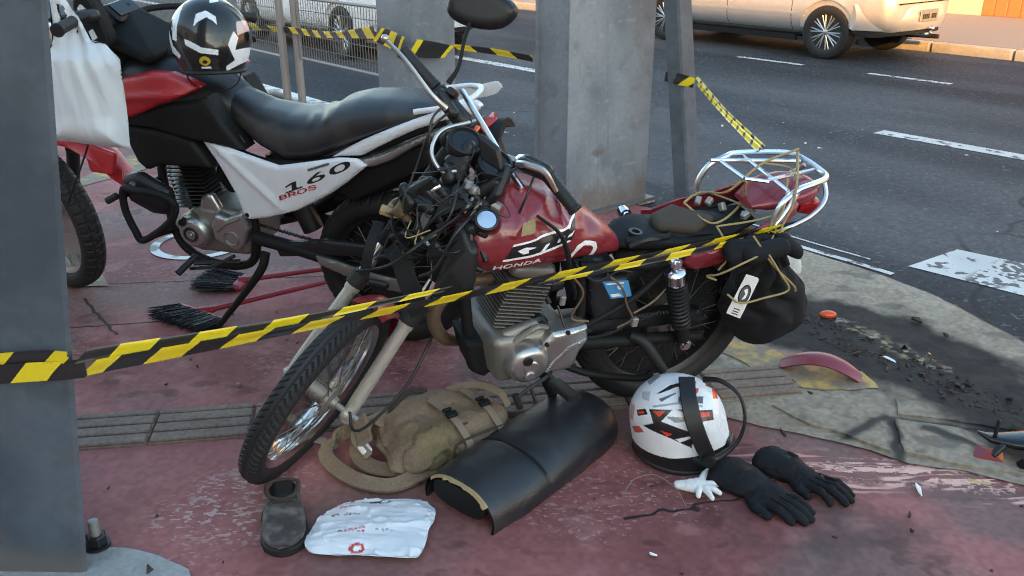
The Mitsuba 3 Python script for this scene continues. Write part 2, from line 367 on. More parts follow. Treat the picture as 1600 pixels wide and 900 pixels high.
mat('fin_alloy', (.17, .155, .14), .55, metal=.6)
mat('fork_alloy', (.47, .44, .39), .42, metal=.5)
mat('rust_pipe', (.21, .15, .10), .5, metal=.6)
mat('maroon', (.185, .013, .022), .30, spec=.65, clearcoat=1.0, clearcoat_gloss=.90)
mat('bright_red', (.40, .018, .024), .3, spec=.5, clearcoat=.4, clearcoat_gloss=.85)
mat('white_plastic', (.66, .69, .73), .28, spec=.5)
mat('white_paper', (.70, .70, .68), .8)
mat('decal_white', (.82, .82, .82), .3)
mat('decal_black', (.014, .014, .016), .3)
mat('decal_red', (.35, .02, .03), .35)
mat('decal_grey', (.10, .10, .11), .4)
def leather_h(p, n, uv): return vor(p.x * 260 + p.z * 130, p.y * 260 + p.z * 170)[0] + .8 * fbm(p.x * 12, p.y * 12, p.z * 12, octaves=2)
def vinyl_col(p, n, uv):
    d = sst(.45, .75, fbm(p.x * 11, p.y * 11, p.z * 11, octaves=4)); return mix((.017, .0185, .022), (.040, .039, .038), d * .7)
bump('seat_vinyl', mikit.proc(vinyl_col), leather_h, .0009, rough=.31, spec=.55)
def cloth_h(p, n, uv): return noise(p.x * 330, p.y * 330, p.z * 330) + .7 * fbm(p.x * 40, p.y * 40, p.z * 40, octaves=2)
bump('black_cloth', (.013, .0135, .016), cloth_h, .0014, rough=.75, spec=.16, sheen=.12)
def canvas_col(p, n, uv):
    a = fbm(p.x * 9, p.y * 9, p.z * 9, octaves=4); w = noise(p.x * 300, p.y * 300, p.z * 300)
    col = mix((.150, .108, .076), (.275, .208, .152), a); col = mix(col, (.17, .135, .058), sst(.55, .7, fbm(p.x * 5 + 4, p.y * 5, p.z * 5, octaves=2)) * .6)
    return col * (.75 + .4 * w)
bump('canvas', mikit.proc(canvas_col), cloth_h, .0016, rough=.85, spec=.2)
mat('canvas_strap', (.21, .168, .125), .8)
mat('canvas_dark', (.045, .034, .026), .85)
mat('bag_plastic', (.62, .65, .68), .35, spec=.5, two=False)
scene['mat_bag_film'] = {'type': 'principledthin', 'base_color': rgb((.70, .74, .78)), 'roughness': .32, 'diff_trans': .7, 'spec_trans': 0.0, 'eta': 1.4}
mat('dark_item', (.12, .11, .10), .6)
mat('twine', (.30, .225, .10), .75)
mat('foam', (.30, .23, .12), .9)
mat('orange_lens', (.62, .07, .012), .15, spec=.6)
mat('blue_label', (.06, .26, .55), .4)
mat('tape', {'type': 'mesh_attribute', 'name': 'vertex_color'}, .28, spec=.55)
mat('painted', {'type': 'mesh_attribute', 'name': 'vertex_color'}, .14, spec=.5, clearcoat=.5, clearcoat_gloss=.95)
mat('printed', {'type': 'mesh_attribute', 'name': 'vertex_color'}, .4, spec=.4)
mat('car_silver', (.50, .53, .57), .26, metal=.55, clearcoat=.8, clearcoat_gloss=.95)
mat('car_white', (.72, .74, .76), .2, clearcoat=.8, clearcoat_gloss=.95)
mat('car_glass', (.012, .014, .016), .04, spec=.7)
mat('tail_red', (.30, .008, .01), .1, spec=.6)
mat('galvanised', (.30, .295, .285), .5, metal=.5)
mat('fence_wire', (.20, .20, .195), .5, metal=.4)
mat('grass', (.09, .15, .028), .8)
def shoe_col(p, n, uv):
    return mix((.040, .035, .033), (.125, .110, .100), sst(.40, .68, fbm(p.x * 22, p.y * 22, p.z * 60, octaves=4))) * (.8 + .3 * noise(p.x * 160, p.y * 160, p.z * 160))
mat('leather_shoe', mikit.proc(shoe_col), .6)
mat('oil_film', (.015, .014, .012), .06, spec=.6)
def bristle_h(p, n, uv): return noise(p.x * 200, p.y * 200, p.z * 20)
mat('bristle', (.012, .013, .018), .5)
mat('broom_red', (.22, .02, .03), .35)
mat('skinny_cable', (.012, .012, .013), .4)
mat('brass', (.45, .33, .14), .4, metal=.8)
mat('soil', (.05, .035, .028), .9)
# ------------------------------------------------------------------ setting
RD, NN = np.array([-.64, .768, 0]), np.array([.768, .64, 0])     # along the road (away to the left) and across it
def tn(t, n, z=0.): return RD * t + NN * n + [0, 0, z]
def tnp(pts): return [tuple(tn(a, b)[:2]) for a, b in pts]
def struct(name, mesh, mat_, parent=None, **k):
    return tag(obj(name, mesh, mat_, parent, **k), kind='structure') if parent is None else obj(name, mesh, mat_, parent, **k)
struct('ground', sheet([(-180, -180), (180, -180), (180, 180), (-180, 180)], -.30), 'soil', smooth=False)
KERB = [(-60.0, 78.0), (-2.85, 9.20), (-1.53, 7.62), (.62, 5.04), (.87, 4.70), (1.377, 4.136), (1.666, 3.748), (1.809, 3.488), (1.929, 3.051), (2.03, 2.4), (2.15, 1.5), (2.4, 0), (2.9, -3), (3.4, -7)]
road = [(-60, 78), (-2.85, 9.20), (-1.53, 7.62), (.62, 5.04)] + KERB[4:] + [(40, -60), tuple(tn(-60, 11.25)[:2]), tuple(tn(110, 11.25)[:2])]
struct('road', sheet([tuple(tn(130, 1.0)[:2]), tuple(tn(-14, 1.0)[:2]), (3.2, -12), (30, -40), tuple(tn(-60, 11.6)[:2]), tuple(tn(130, 11.6)[:2])], -.022), 'asphalt', smooth=False)
# pavement: one slab whose edge is the kerb line
rough = [tuple(q) for q in rough_outline(KERB[4:10], .012, .03, 3, closed=False)] + KERB[10:]
pv = Polygon([tuple(tn(130, 3.55)[:2]), tuple(tn(12, 3.55)[:2]), (-2.95, 9.1), (-1.63, 7.52), (.52, 4.96)] + rough + [(3.4, -7), (-6, -10), (-60, 40)])
struct('pavement', trimesh.creation.extrude_polygon(pv, .28, engine='earcut').apply_translation([0, 0, -.28]), 'red_paint', smooth=False)
apron_poly = [(.40, 2.835), (.62, 2.70)] + [tuple(q) for q in rough_outline([(.69, 2.487), (.854, 2.408), (1.072, 2.299), (1.158, 2.23), (1.306, 2.187), (1.435, 2.118), (1.75, 1.98), (2.06, 1.88)], .010, .02, 9, closed=False)]
apron_poly += [(2.06, 1.88)] + [tuple(np.array(q) + (-.012, -.012)) for q in rough[::-1] if q[1] > 1.95] + [(.80, 4.66), (.52, 4.4), (.34, 3.4)]
struct('concrete_apron', sheet(apron_poly, .005), 'concrete', smooth=False)
for k_, (pts, tl, zz) in enumerate((([(1.205, 2.465), (1.155, 2.275), (1.30, 2.205), (1.46, 2.155), (1.62, 2.10), (1.74, 2.27), (1.45, 2.40)], .012, .0), ([(.93, 2.43), (1.02, 2.375), (1.125, 2.275), (1.175, 2.455), (1.05, 2.545), (.84, 2.56)], -.008, .0),
        ([(1.23, 2.50), (1.47, 2.435), (1.76, 2.31), (1.72, 2.46), (1.45, 2.56), (1.26, 2.60)], .006, -.004), ([(1.86, 2.04), (1.78, 2.22), (1.66, 2.09), (1.72, 2.02)], -.02, .004))):
    P_ = Polygon(rough_outline(pts, .010, .015, 50 + k_)).buffer(-.004); sl = trimesh.creation.extrude_polygon(P_, .024, engine='earcut'); c_ = sl.centroid
    sl = mv(mv(mv(sl, None, -c_), Rx(tl * .5) @ Ry(tl * .6)), None, [c_[0], c_[1], .0005 + zz * .4])
    obj('slab', sl, 'concrete', 'concrete_apron', smooth=False)
# dark crumb-edged strip painting the shadow gap between asphalt and concrete
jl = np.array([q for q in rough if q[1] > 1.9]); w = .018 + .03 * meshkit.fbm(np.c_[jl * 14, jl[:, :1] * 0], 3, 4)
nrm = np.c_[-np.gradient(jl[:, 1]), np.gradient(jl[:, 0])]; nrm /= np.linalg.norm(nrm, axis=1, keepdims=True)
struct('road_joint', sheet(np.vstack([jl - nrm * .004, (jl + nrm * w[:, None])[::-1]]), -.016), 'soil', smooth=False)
# white kerb stones along the straight part
k0, k1 = np.array([-2.85, 9.20]), np.array([.60, 5.06]); kd = (k1 - k0) / np.linalg.norm(k1 - k0); kn = np.array([-kd[1], kd[0]])
tag('kerb', kind='structure')
kx = -14.0; i = 0
while kx < np.linalg.norm(k1 - k0) - .05:
    L = .98; c = k0 + kd * (kx + L / 2) - kn * -.065
    ang = math.atan2(kd[1], kd[0])
    scene_key = obj('stone', rbox(L - .012, .13, .34, .012, (c[0], c[1], -.162 + .006 * rng.random()), Rz(ang + .006 * rng.normal())), 'kerb_paint', 'kerb', smooth=False)
    kx += L
def paint(name, pts, z=-.0185, **k): return struct(name, sheet(pts, z), 'road_paint', smooth=False, **k)
for a, b in ((3.45, -.2), (11.5, 7.0), (24, 17)): paint('lane_line', tnp([(a, 6.47), (a, 6.63), (b, 6.63), (b, 6.47)]))
for a, b in ((6.75, 5.85), (5.05, 4.15), (9.6, 8.4), (3.2, 2.2)): paint('lane_dash', tnp([(a, 9.13), (a, 9.22), (b, 9.22), (b, 9.13)]))
zb = [(1.849, 3.913), (2.186, 4.146), (2.186 + 2.3 * .745, 4.146 - 2.3 * .667), (1.849 + 2.3 * .70, 3.913 - 2.3 * .714)]
paint('crossing_bar', zb)
el = spline([(1.03, 4.72), (1.40, 4.22), (1.60, 3.98), (1.735, 3.81)], 16)
paint('edge_line', np.vstack([el[:, :2] - [.012, .010], (el[:, :2] + [.016, .014])[::-1]]))
el2 = el[:-4, :2] + [.075, .065]
paint('edge_line', np.vstack([el2 - [.006, .005], (el2 + [.006, .005])[::-1]]))
# yellow paint and a white cycle symbol on the red paving
def yel(name, pts, z=.004): return struct(name, sheet(pts, z), 'yellow_floor_paint', smooth=False)
yel('yellow_marking', [(-2.3, 3.57), (-1.755, 3.615), (-1.95, 3.93), (-2.5, 4.6)])
yel('yellow_marking', [(-2.70, 5.0), (-2.36, 5.6), (-2.15, 6.2), (-2.6, 6.0)])
yel('yellow_marking', tnp([(10.6, 3.10), (10.6, 3.22), (6.0, 3.22), (6.0, 3.10)]), .0042)
ring = np.array([(math.cos(a), math.sin(a)) for a in np.linspace(0, 2 * math.pi, 40)])
def ann(c, r0, r1, sx=1.): return Polygon(ring * [r1 * sx, r1] + c, [ring * [r0 * sx, r0] + c])
symb = [ann((-1.54, 4.17), .185, .230, 1.0)]
v, f = trimesh.creation.triangulate_polygon(symb[0], engine='earcut'); mm = tm(np.c_[v, np.full(len(v), .0045)], f)
if mm.face_normals[0, 2] < 0: mm.faces = mm.faces[:, ::-1]
struct('cycle_marking', mm, 'kerb_paint', smooth=False)
yel('yellow_pad', rough_outline([(.80, 3.07), (.97, 2.95), (1.22, 2.79), (1.24, 2.68), (1.0, 2.665), (.86, 2.80), (.74, 2.98)], .03, .03, 21), .0085)
# worn cement patch at the foot of the near post
struct('cement_patch', sheet(rough_outline([(-1.7, 1.95), (-1.06, 1.845), (-.964, 1.846), (-.877, 1.822), (-.797, 1.772), (-.74, 1.70), (-.70, 1.5), (-1.2, 1.2), (-1.9, 1.3)], .02, .03, 5), .006), 'plain_concrete', smooth=False)
# tactile paving: tiles with raised bars
ta = math.radians(8.6); tR = Rz(ta); t0 = np.array([-2.55, 2.21, 0]); tdir = tR @ [1, 0, 0]; tnor = tR @ [0, 1, 0]
tag('tactile_paving', kind='structure')
barm = [rbox(.288, .046, .012, .004, (0, dy, .009)) for dy in (-.072, -.016, .040)] + [rbox(.288, .026, .012, .004, (0, .084, .009))]
tile = cat([rbox(.294, .198, .012, .002, (0, 0, -.0005))] + barm)
tile_ply = mikit.ply(tile, 'mat_tactile_concrete', smooth=False)
for k in range(12):
    c = t0 + tdir * (.3 * k + .1) + [0, 0, .002]
    if c[0] > .98: break
    key = uniq('tactile_paving__tile')
    scene[key] = {**tile_ply, 'to_world': T(mat4(tR @ Rz(.008 * rng.normal()), c + [0, 0, .002 * rng.random()]).tolist())}
# far pavement, its kerb and the lit wall
struct('far_pavement', trimesh.creation.extrude_polygon(Polygon(tnp([(-60, 11.52), (130, 11.52), (130, 40), (-60, 40)])), .34, engine='earcut').apply_translation([0, 0, -.24]), 'far_paving', smooth=False)
tag('far_kerb', kind='structure')
for k in range(30):
    obj('stone', rbox(.97, .14, .36, .015, tn(-9 + k, 11.45, -.085), Rz(math.atan2(RD[1], RD[0]))), 'plain_concrete', 'far_kerb', smooth=False)
struct('grass_verge', trimesh.creation.extrude_polygon(Polygon([(-9.2, 12.6), (-6.0, 12.4), (-4.6, 9.5), (-4.9, 8.6), (-8.5, 10.2)]), .05, engine='earcut').apply_translation([0, 0, -.03]), 'soil', smooth=False)
gb = []
for _ in range(5200):
    x, y = -8.8 + 4.3 * rng.random(), 8.8 + 3.6 * rng.random()
    if not (Polygon([(-9.1, 12.5), (-6.05, 12.3), (-4.7, 9.5), (-4.95, 8.75), (-8.4, 10.3)]).contains(Point(x, y))): continue
    a = rng.random() * 6.28; h = .05 + .06 * rng.random(); w_ = .006
    lean = rng.normal(size=2) * .03
    gb.append(tm([(x - w_ * math.cos(a), y - w_ * math.sin(a), .015), (x + w_ * math.cos(a), y + w_ * math.sin(a), .015), (x + lean[0], y + lean[1], .015 + h)], [(0, 1, 2)]))
tag(obj('grass', cat(gb), 'grass', smooth=False), 'short green grass on the verge beyond the near post', 'grass', kind='stuff')
ws = thing('boundary_wall', 'sunlit cream rendered wall along the far pavement', 'wall')
WN = 15.4
def wallpiece(a, b, z0, z1, th=.25): return rbox(abs(b - a), th, z1 - z0, .01, tn((a + b) / 2, WN + th / 2, (z0 + z1) / 2), Rz(math.atan2(RD[1], RD[0])))
obj('render', [wallpiece(-50, 4.72, .05, 3.2), wallpiece(6.72, 120, .05, 3.2), wallpiece(4.72, 6.72, 2.35, 3.2)], 'wall_render', ws, smooth=False)
obj('plinth', [mv(wallpiece(-50, 4.70, .05, .38, .06), None, -NN * .06)], 'plain_concrete', ws, smooth=False)
gd = thing('garage_door', 'orange slatted door set in the sunlit wall behind the silver car', 'door')
for k in range(10):
    a = 4.74 + k * .197; obj('plank', wallpiece(a, a + .188, .10, 2.33, .04), 'orange_door', gd, smooth=False)
# building on the viewer's side of the street whose roof line casts the shade
hb = thing('street_building', 'plain rendered building on the near side of the street, outside the picture', 'building')
obj('wall', rbox(90, 8, 6.0, .02, tn(-12, -12.4, 2.8), Rz(math.atan2(RD[1], RD[0]))), 'wall_render', hb, smooth=False)
obj('parapet', rbox(90.3, .3, .35, .02, tn(-12, -8.5, 5.90), Rz(math.atan2(RD[1], RD[0]))), 'plain_concrete', hb, smooth=False)
for k in range(14):
    w_ = obj('window', rbox(1.3, .06, 1.4, .01, tn(-42 + 4.6 * k, -8.40, 3.6), Rz(math.atan2(RD[1], RD[0]))), 'car_glass', hb, smooth=False)

# ------------------------------------------------------------------ steel posts
def post(name, label, corner, dl, wl, dr_, wr, top, z1=3.2, mats='post_steel', lip=.012, plates=True, base=True):
    """box column: nearest corner, direction and width of its left and right face, a point its corner edge passes higher up"""
    k = thing(name, label, 'post')
    c = np.array([*corner, 0.]); ax = np.asarray(top, float) - c; ax = ax / ax[2]
    def prism(pts, z0, z1):
        m = trimesh.creation.extrude_polygon(Polygon(pts), z1 - z0, engine='earcut'); m.vertices[:, 2] += z0
        m.vertices = m.vertices + ax * m.vertices[:, 2:3] - np.array([0, 0, 1.]) * m.vertices[:, 2:3]; return m
    dl, dr_ = np.array([*dl, 0.]) / np.linalg.norm(dl), np.array([*dr_, 0.]) / np.linalg.norm(dr_)
    P = lambda a, b: tuple((c + dl * a + dr_ * b)[:2])
    e = .006
    obj('left_plate', prism([P(lip, e), P(wl, e), P(wl, wr - e), P(lip, wr - e)], 0, z1), mats, k, smooth=False)
    if plates:
        obj('front_plate', prism([P(0, -lip), P(-.010, -lip), P(-.010, wr + lip), P(0, wr + lip)], 0, z1), mats, k, smooth=False)
        obj('back_plate', prism([P(wl, -lip), P(wl + .01, -lip), P(wl + .01, wr + lip), P(wl, wr + lip)], 0, z1), mats, k, smooth=False)
    else:
        obj('corner_weld', prism([P(lip, e), P(0, lip), P(lip, wr - e)], 0, z1), mats, k, smooth=False)
    if base: obj('base_plate', mv(prism([P(-.05, -.05), P(wl + .05, -.05), P(wl + .05, wr + .05), P(-.05, wr + .05)], .002, .020)), 'dark_post_steel', k, smooth=False)
    return k
L2, R2 = RD[:2], NN[:2]
post('steel_column', 'wide pale grey steel box column behind the red motorcycle tank', (.286, 4.56), L2, .235, R2, .60, (.286, 4.56, 1.))
post('steel_column', 'grey steel box column wrapped in striped tape behind the red motorcycle mirror', (-.54, 4.85), L2, .35, R2, .30, (-.535, 4.92, 1.), plates=False)
post('thin_steel_post', 'narrow leaning dark steel post right of the wide pale column', (.965, 4.69), (-.9, .45), .080, (.75, .65), .13, (.845, 4.70, 1.), mats='dark_post_steel', plates=False)
npk = post('near_steel_post', 'large blue-grey steel post at the left edge of the photo, closest to the viewer', (-1.026, 1.745), (-1, .02), .52, (-.44, 1.), .18, (-.905, 1.745, 1.), mats='dark_post_steel', plates=False, base=False)
ab = thing('anchor_bolt', 'short dark anchor bolt with nut beside the foot of the near steel post', 'bolt')
BO = np.array([-1.045, 1.850, .008])
obj('washer', mv(lathe([(0, 0), (.032, 0), (.032, .006), (0, .006)], 20), None, BO), 'dark_metal', ab)
obj('nut', mv(lathe([(0, .006), (.024, .006), (.026, .010), (.026, .030), (.022, .034), (0, .034)], 6), None, BO), 'dark_metal', ab, smooth=False)
obj('shank', mv(lathe([(0, .03), (.013, .03), (.0125, .036), (.0135, .040), (.0125, .044), (.0135, .048), (.0125, .052), (.0135, .056), (.012, .075), (0, .076)], 14), None, BO), 'galvanised', ab)

# ------------------------------------------------------------------ pedestrian guard rail
fk = thing('guard_rail', 'grey metal mesh guard rail along the kerb behind the dirt bike', 'fence')
for x, y, tp in ((-1.95, 7.84, (-1.962, 7.84)), (-1.815, 7.80, (-1.83, 7.80))):
    obj('post', tube([(x, y, -.0), (x * 1.004, y, 1.5)], .034, 16), 'galvanised', fk)
def rail_panel(p0, d, L, z0, z1, nv):
    d = np.array([*d, 0.]) / np.linalg.norm(d); p0 = np.array([*p0, 0.]); s = -.02
    f = [tube([p0 + [0, 0, z], p0 + d * L + [0, 0, z]], .013, 8) for z in (z0, z1)] + [tube([p0 + d * q + [0, 0, z0], p0 + d * q + [0, 0, z1]], .012, 8) for q in (0, L)]
    obj('frame', f, 'galvanised', fk)
    wv = [tube([p0 + d * L * (i + .5) / nv + [0, 0, z0], p0 + d * L * (i + .5) / nv + [0, 0, z1]], .0032, 5, caps=False) for i in range(nv)]
    wv += [tube([p0 + [0, 0, z], p0 + d * L + [0, 0, z]], .0036, 5, caps=False) for z in np.linspace(z0, z1, 6)[1:-1]]
    tag(obj('mesh_wire', wv, 'fence_wire', fk), kind='stuff')
rail_panel((-1.78, 7.76), -RD[:2], 1.9, .41, .90, 46)
rail_panel((-1.98, 7.88), RD[:2], 1.9, .41, .90, 46)
rail_panel((-3.28, 9.44), RD[:2], 1.9, .41, .90, 46)
obj('post', tube([(-3.23, 9.38, 0), (-3.24, 9.38, 1.5)], .034, 16), 'galvanised', fk)
# ------------------------------------------------------------------ wheels
def tyre_mesh(R, w, h, blocks, depth=.004, trail=False, nt=420, nf=44):
    """R outer radius, w width, h section height; tread grooves cut into the crown. axis = y"""
    th = np.arange(nt) * 2 * np.pi / nt
    ph = np.linspace(-2.55, 2.55, nf)
    TH, PH = np.meshgrid(th, ph, indexing='ij')
    e = 2.3
    lat = np.sign(np.sin(PH)) * np.abs(np.sin(PH)) ** (2 / e) * w / 2
    rad = np.sign(np.cos(PH)) * np.abs(np.cos(PH)) ** (2 / e) * h / 2
    a = np.abs(PH) / 1.15; s = TH * blocks / (2 * np.pi)
    fr = lambda x: x - np.floor(x)
    if trail:
        g = (fr(s + .18 * np.sign(PH)) < .30) | ((np.abs(PH) > .22) & (np.abs(PH) < .36)) | ((np.abs(PH) < .1) & (fr(s * .5) < .3))
    else:
        g = (fr(s + 1.3 * np.abs(PH)) < .22) & (a > .18) | ((np.abs(PH) < .10))
    g = g & (a < 1.)
    rr = R - h / 2 + rad - depth * g * np.clip(np.cos(PH), 0, 1)
    lt = lat - .5 * depth * g * np.sign(lat)
    rings = np.stack([rr * np.cos(TH), lt, rr * np.sin(TH)], -1)
    return skin(np.concatenate([rings, ], 1), closed=True)
def wheel(parent, R, w, h, M, rim_w, rim_mat, spokes=36, blocks=60, trail=False, hub_r=.05, hub_w=.11, drum=None, tyre_mat='tyre_dusty', nm='wheel', rim_depth=.018, label=None):
    p = parent + '__' + nm; p = uniq(p)
    ri = R - h + .004
    obj('tyre', tyre_mesh(R, w, h, blocks, trail=trail), tyre_mat, p, smooth=28, M=M)
    hw = rim_w / 2
    obj('rim', lathe([(ri - rim_depth, -hw * .55), (ri - .004, -hw * .9), (ri + .006, -hw), (ri + .008, -hw - .003), (ri + .012, -hw), (ri + .004, -hw * .8), (ri - .008, 0), (ri + .004, hw * .8), (ri + .012, hw), (ri + .008, hw + .003), (ri + .006, hw), (ri - .004, hw * .9), (ri - rim_depth, hw * .55), (ri - rim_depth - .002, 0), (ri - rim_depth, -hw * .55)], 96, 'y'), rim_mat, p, M=M)
    sp = []
    for i in range(spokes):
        a = 2 * math.pi * i / spokes; sd = 1 if i % 2 else -1; off = (.42 if (i // 2) % 2 else -.42)
        sp.append(tube([(hub_r * math.cos(a + off), sd * hub_w * .42, hub_r * math.sin(a + off)), ((ri - rim_depth) * math.cos(a), sd * .004, (ri - rim_depth) * math.sin(a))], .0018, 5))
    obj('spokes', sp, 'spoke_steel', p, M=M, smooth=True)
    obj('hub', lathe([(0, -hub_w * .62), (.017, -hub_w * .62), (.02, -hub_w * .5), (hub_r + .006, -hub_w * .45), (hub_r + .006, -hub_w * .36), (hub_r * .62, -hub_w * .25), (hub_r * .62, hub_w * .25), (hub_r + .006, hub_w * .36), (hub_r + .006, hub_w * .45), (.02, hub_w * .5), (.017, hub_w * .62), (0, hub_w * .62)], 36, 'y'), 'cast_alloy', p, M=M)
    if drum:
        obj('brake_drum', lathe([(0, -.055), (.055, -.055), (drum * .8, -.045), (drum, -.03), (drum, .03), (drum * .8, .042), (.05, .055), (0, .055)], 44, 'y'), 'cast_alloy', p, M=M)
    return p

# ------------------------------------------------------------------ the crashed red motorcycle
rm = thing('motorcycle', 'crashed dark red motorcycle with torn-off seat and smashed front, leaning on its side stand', 'motorcycle')
RB = Rz(math.radians(203)) @ Rx(-math.radians(12)) @ Ry(-math.radians(5)); OB = np.array([.48444443, 2.61116925, .30320337])
MB = mat4(RB, OB)
fa = np.array([.81269207, -.32345672, -.48467242]); fu = np.array([-.36979341, -.929114, 0.]); fv = np.array([.45031593, -.17922867, .87469574])
rk = math.radians(18); fd = math.cos(rk) * fv - math.sin(rk) * fu; fxx = np.cross(fa, fd)
RF = np.stack([fxx, fa, fd], 1); OF = np.array([-.534649, 2.18809966, .26215778]); MF = mat4(RF, OF)
def F2B(p): return (np.asarray(p, float) @ RF.T + OF - OB) @ RB           # fork frame -> bike frame
def rb(name, mesh, m_, par=None, **k): return obj(name, mesh, m_, par or rm, M=MB, **k)
def rf(name, mesh, m_, par=None, **k):
    d_ = (0, 0, -.026) if par and par.endswith('__handlebar') else (0, -.052, .012) if par and par.endswith('__mirror') else (0, 0, 0)
    return obj(name, mesh, m_, par or rm, M=MF @ mat4(np.eye(3), d_), **k)

wheel(rm, .31, .088, .075, MB, .055, 'dark_metal', blocks=58, drum=.078, nm='rear_wheel')
wheel(rm, .30, .066, .066, MF, .044, 'chrome', blocks=84, nm='front_wheel', hub_r=.045, hub_w=.10)

# tank
tx = [.275, .31, .36, .43, .51, .60, .68, .74, .775]
tb = [.300, .290, .278, .272, .268, .262, .258, .262, .275]          # lower edge
tt = [.328, .356, .392, .434, .474, .500, .494, .458, .415]          # ridge
tw = [.060, .082, .105, .122, .135, .142, .138, .118, .085]
TN = 44
def tank_ring(x, s=1.0):
    zb, zt, hw = np.interp(x, tx, tb), np.interp(x, tx, tt), np.interp(x, tx, tw) * s
    th = np.arange(TN) * 2 * np.pi / TN; c, s_ = np.cos(th), np.sin(th)
    y = hw * np.sign(c) * np.abs(c) ** (2 / 2.7); z = (zb + zt) / 2 - .02 + np.where(s_ > 0, (zt - zb) / 2 + .02, (zt - zb) / 2 - .02) * np.sign(s_) * np.abs(s_) ** (2 / 2.3)
    # knee recess and shoulder crease
    y = y * (1 - .22 * np.exp(-((x - .40) / .09) ** 2) * np.clip(1 - (z - zb) / (zt - zb), 0, 1) - .04 * (z - zb < .06))
    return np.stack([np.full(TN, x), y, z], -1)
rings = [tank_ring(x) for x in np.linspace(.275, .775, 40)]
tk = skin(rings)
def dent(m):
    v = m.vertices; n = meshkit.fbm(v * 14, 3, 3) - .5
    for c, r, d in (((.62, .10, .50), .06, .022), ((.50, .10, .47), .05, .018), ((.71, .08, .45), .055, .03), ((.42, .09, .40), .035, .012), ((.57, .12, .41), .04, .010)):
        q = np.exp(-(((v - c) / r) ** 2).sum(1)); v = v - np.array([0, 1, .6]) * (d * q)[:, None]
    cr = np.abs(((v[:, 0] - .60) + .55 * (v[:, 2] - .5))); v[:, 1] += .007 * np.exp(-(cr / .008) ** 2) * (v[:, 2] > .40) * np.sign(v[:, 1])
    cr = np.abs(((v[:, 0] - .50) - .35 * (v[:, 2] - .45))); v[:, 1] += .006 * np.exp(-(cr / .007) ** 2) * (v[:, 2] > .38) * np.sign(v[:, 1])
    for (px_, pz_), ang, amp, wd_ in (((.55, .47), 1.1, .012, .030), ((.66, .47), .5, .012, .026), ((.46, .40), 1.9, .009, .022), ((.60, .41), 2.5, .008, .020), ((.38, .36), .9, .007, .02), ((.50, .45), .2, .009, .024)):
        q = (v[:, 0] - px_) * math.cos(ang) + (v[:, 2] - pz_) * math.sin(ang); r_ = np.hypot(v[:, 0] - px_, v[:, 2] - pz_)
        v[:, 1] += np.sign(v[:, 1]) * amp * (np.exp(-np.abs(q) / (wd_ * .45)) - .6 * np.exp(-(q / wd_ - .6) ** 2)) * np.exp(-(r_ / .085) ** 2) * np.clip((v[:, 2] - .375) / .03, 0, 1)
    v = v + .004 * n[:, None] * [0, 1, 1]; m.vertices = v; return m
tk = dent(tk.subdivide().subdivide())
TANK = rb('fuel_tank', tk, 'maroon', smooth=35)
def tank_y(x, z, off=.0):
    r = tank_ring(x); r = r[r[:, 1] > 0]; r = r[np.argsort(r[:, 2])]
    return np.interp(z, r[:, 2], r[:, 1]) + off
import scipy.spatial as _sp
_tree = _sp.cKDTree(tk.vertices[:, [0, 2]][tk.vertices[:, 1] > .0]); _tv = tk.vertices[tk.vertices[:, 1] > .0]
def on_tank(x, z, off=.0012):
    d, i = _tree.query([x, z], 4); return float(np.average(_tv[i, 1], weights=1 / (d + 1e-3))) + off
def decal(poly, off=.0016, h=.008):
    return panel(poly, lambda x, z: on_tank(x, z, off), .0006, .0004, h)
BAR = [(.672, .333), (.655, .372), (.60, .384), (.50, .404), (.455, .420), (.475, .375), (.53, .362), (.60, .345)]
rb('black_stripe', decal(BAR), 'decal_black', TANK)
rb('white_trim', decal([(.675, .336), (.60, .348), (.53, .365), (.478, .378), (.478, .372), (.53, .358), (.60, .341), (.675, .329)], .0022), 'decal_white', TANK)
rb('white_trim', decal([(.655, .374), (.60, .386), (.50, .406), (.452, .424), (.452, .430), (.50, .412), (.60, .391), (.655, .380)], .0022), 'decal_white', TANK)
for q in ([(.640, .362), (.618, .372), (.585, .370), (.610, .364), (.606, .356), (.622, .352)], [(.575, .352), (.548, .388), (.556, .390), (.562, .374), (.545, .378), (.570, .345)], [(.525, .376), (.520, .388), (.500, .392), (.512, .386), (.516, .376)], [(.492, .384), (.486, .396), (.466, .400), (.478, .392)]):
    rb('stripe_mark', decal(q, .003, .005), 'decal_white', TANK)
rb('white_flash', decal([(.475, .285), (.452, .352), (.425, .362), (.385, .352), (.372, .330), (.376, .30), (.388, .30), (.386, .330), (.398, .342), (.425, .348), (.440, .338), (.455, .285)], .0022), 'decal_white', TANK)
rb('white_flash', decal([(.472, .43), (.455, .448), (.430, .447), (.448, .436)], .0024, .005), 'decal_white', TANK)
rb('yellow_sticker', decal([(.635, .402), (.632, .432), (.590, .440), (.590, .410)], .0024), 'foam', TANK)
def lettering(text, h, x0, z0, xdir, yf, off=.0022, depth=.0006, bold=True, sx=1., slant=0.):
    m = meshkit.text_mesh(text, h, depth, bold); v = m.vertices.copy(); v[:, 0] *= sx; v[:, 0] += slant * v[:, 1]
    xd = np.asarray(xdir, float); xd /= np.linalg.norm(xd); up = np.array([-xd[1], xd[0]]) * (1 if xd[0] > 0 else -1)
    X = x0 + v[:, 0] * xd[0] + v[:, 1] * up[0]; Z = z0 + v[:, 0] * xd[1] + v[:, 1] * up[1]
    Y = np.array([yf(a, b) for a, b in zip(X, Z)]) + off + v[:, 2]
    m.vertices = np.stack([X, Y, Z], 1)
    if m.volume < 0: m.faces = m.faces[:, ::-1]
    return m
rb('lettering', lettering('HONDA', .0185, .690, .292, (-1, .20), lambda a, b: on_tank(a, b, 0), .0022, sx=1.42), 'decal_white', TANK)
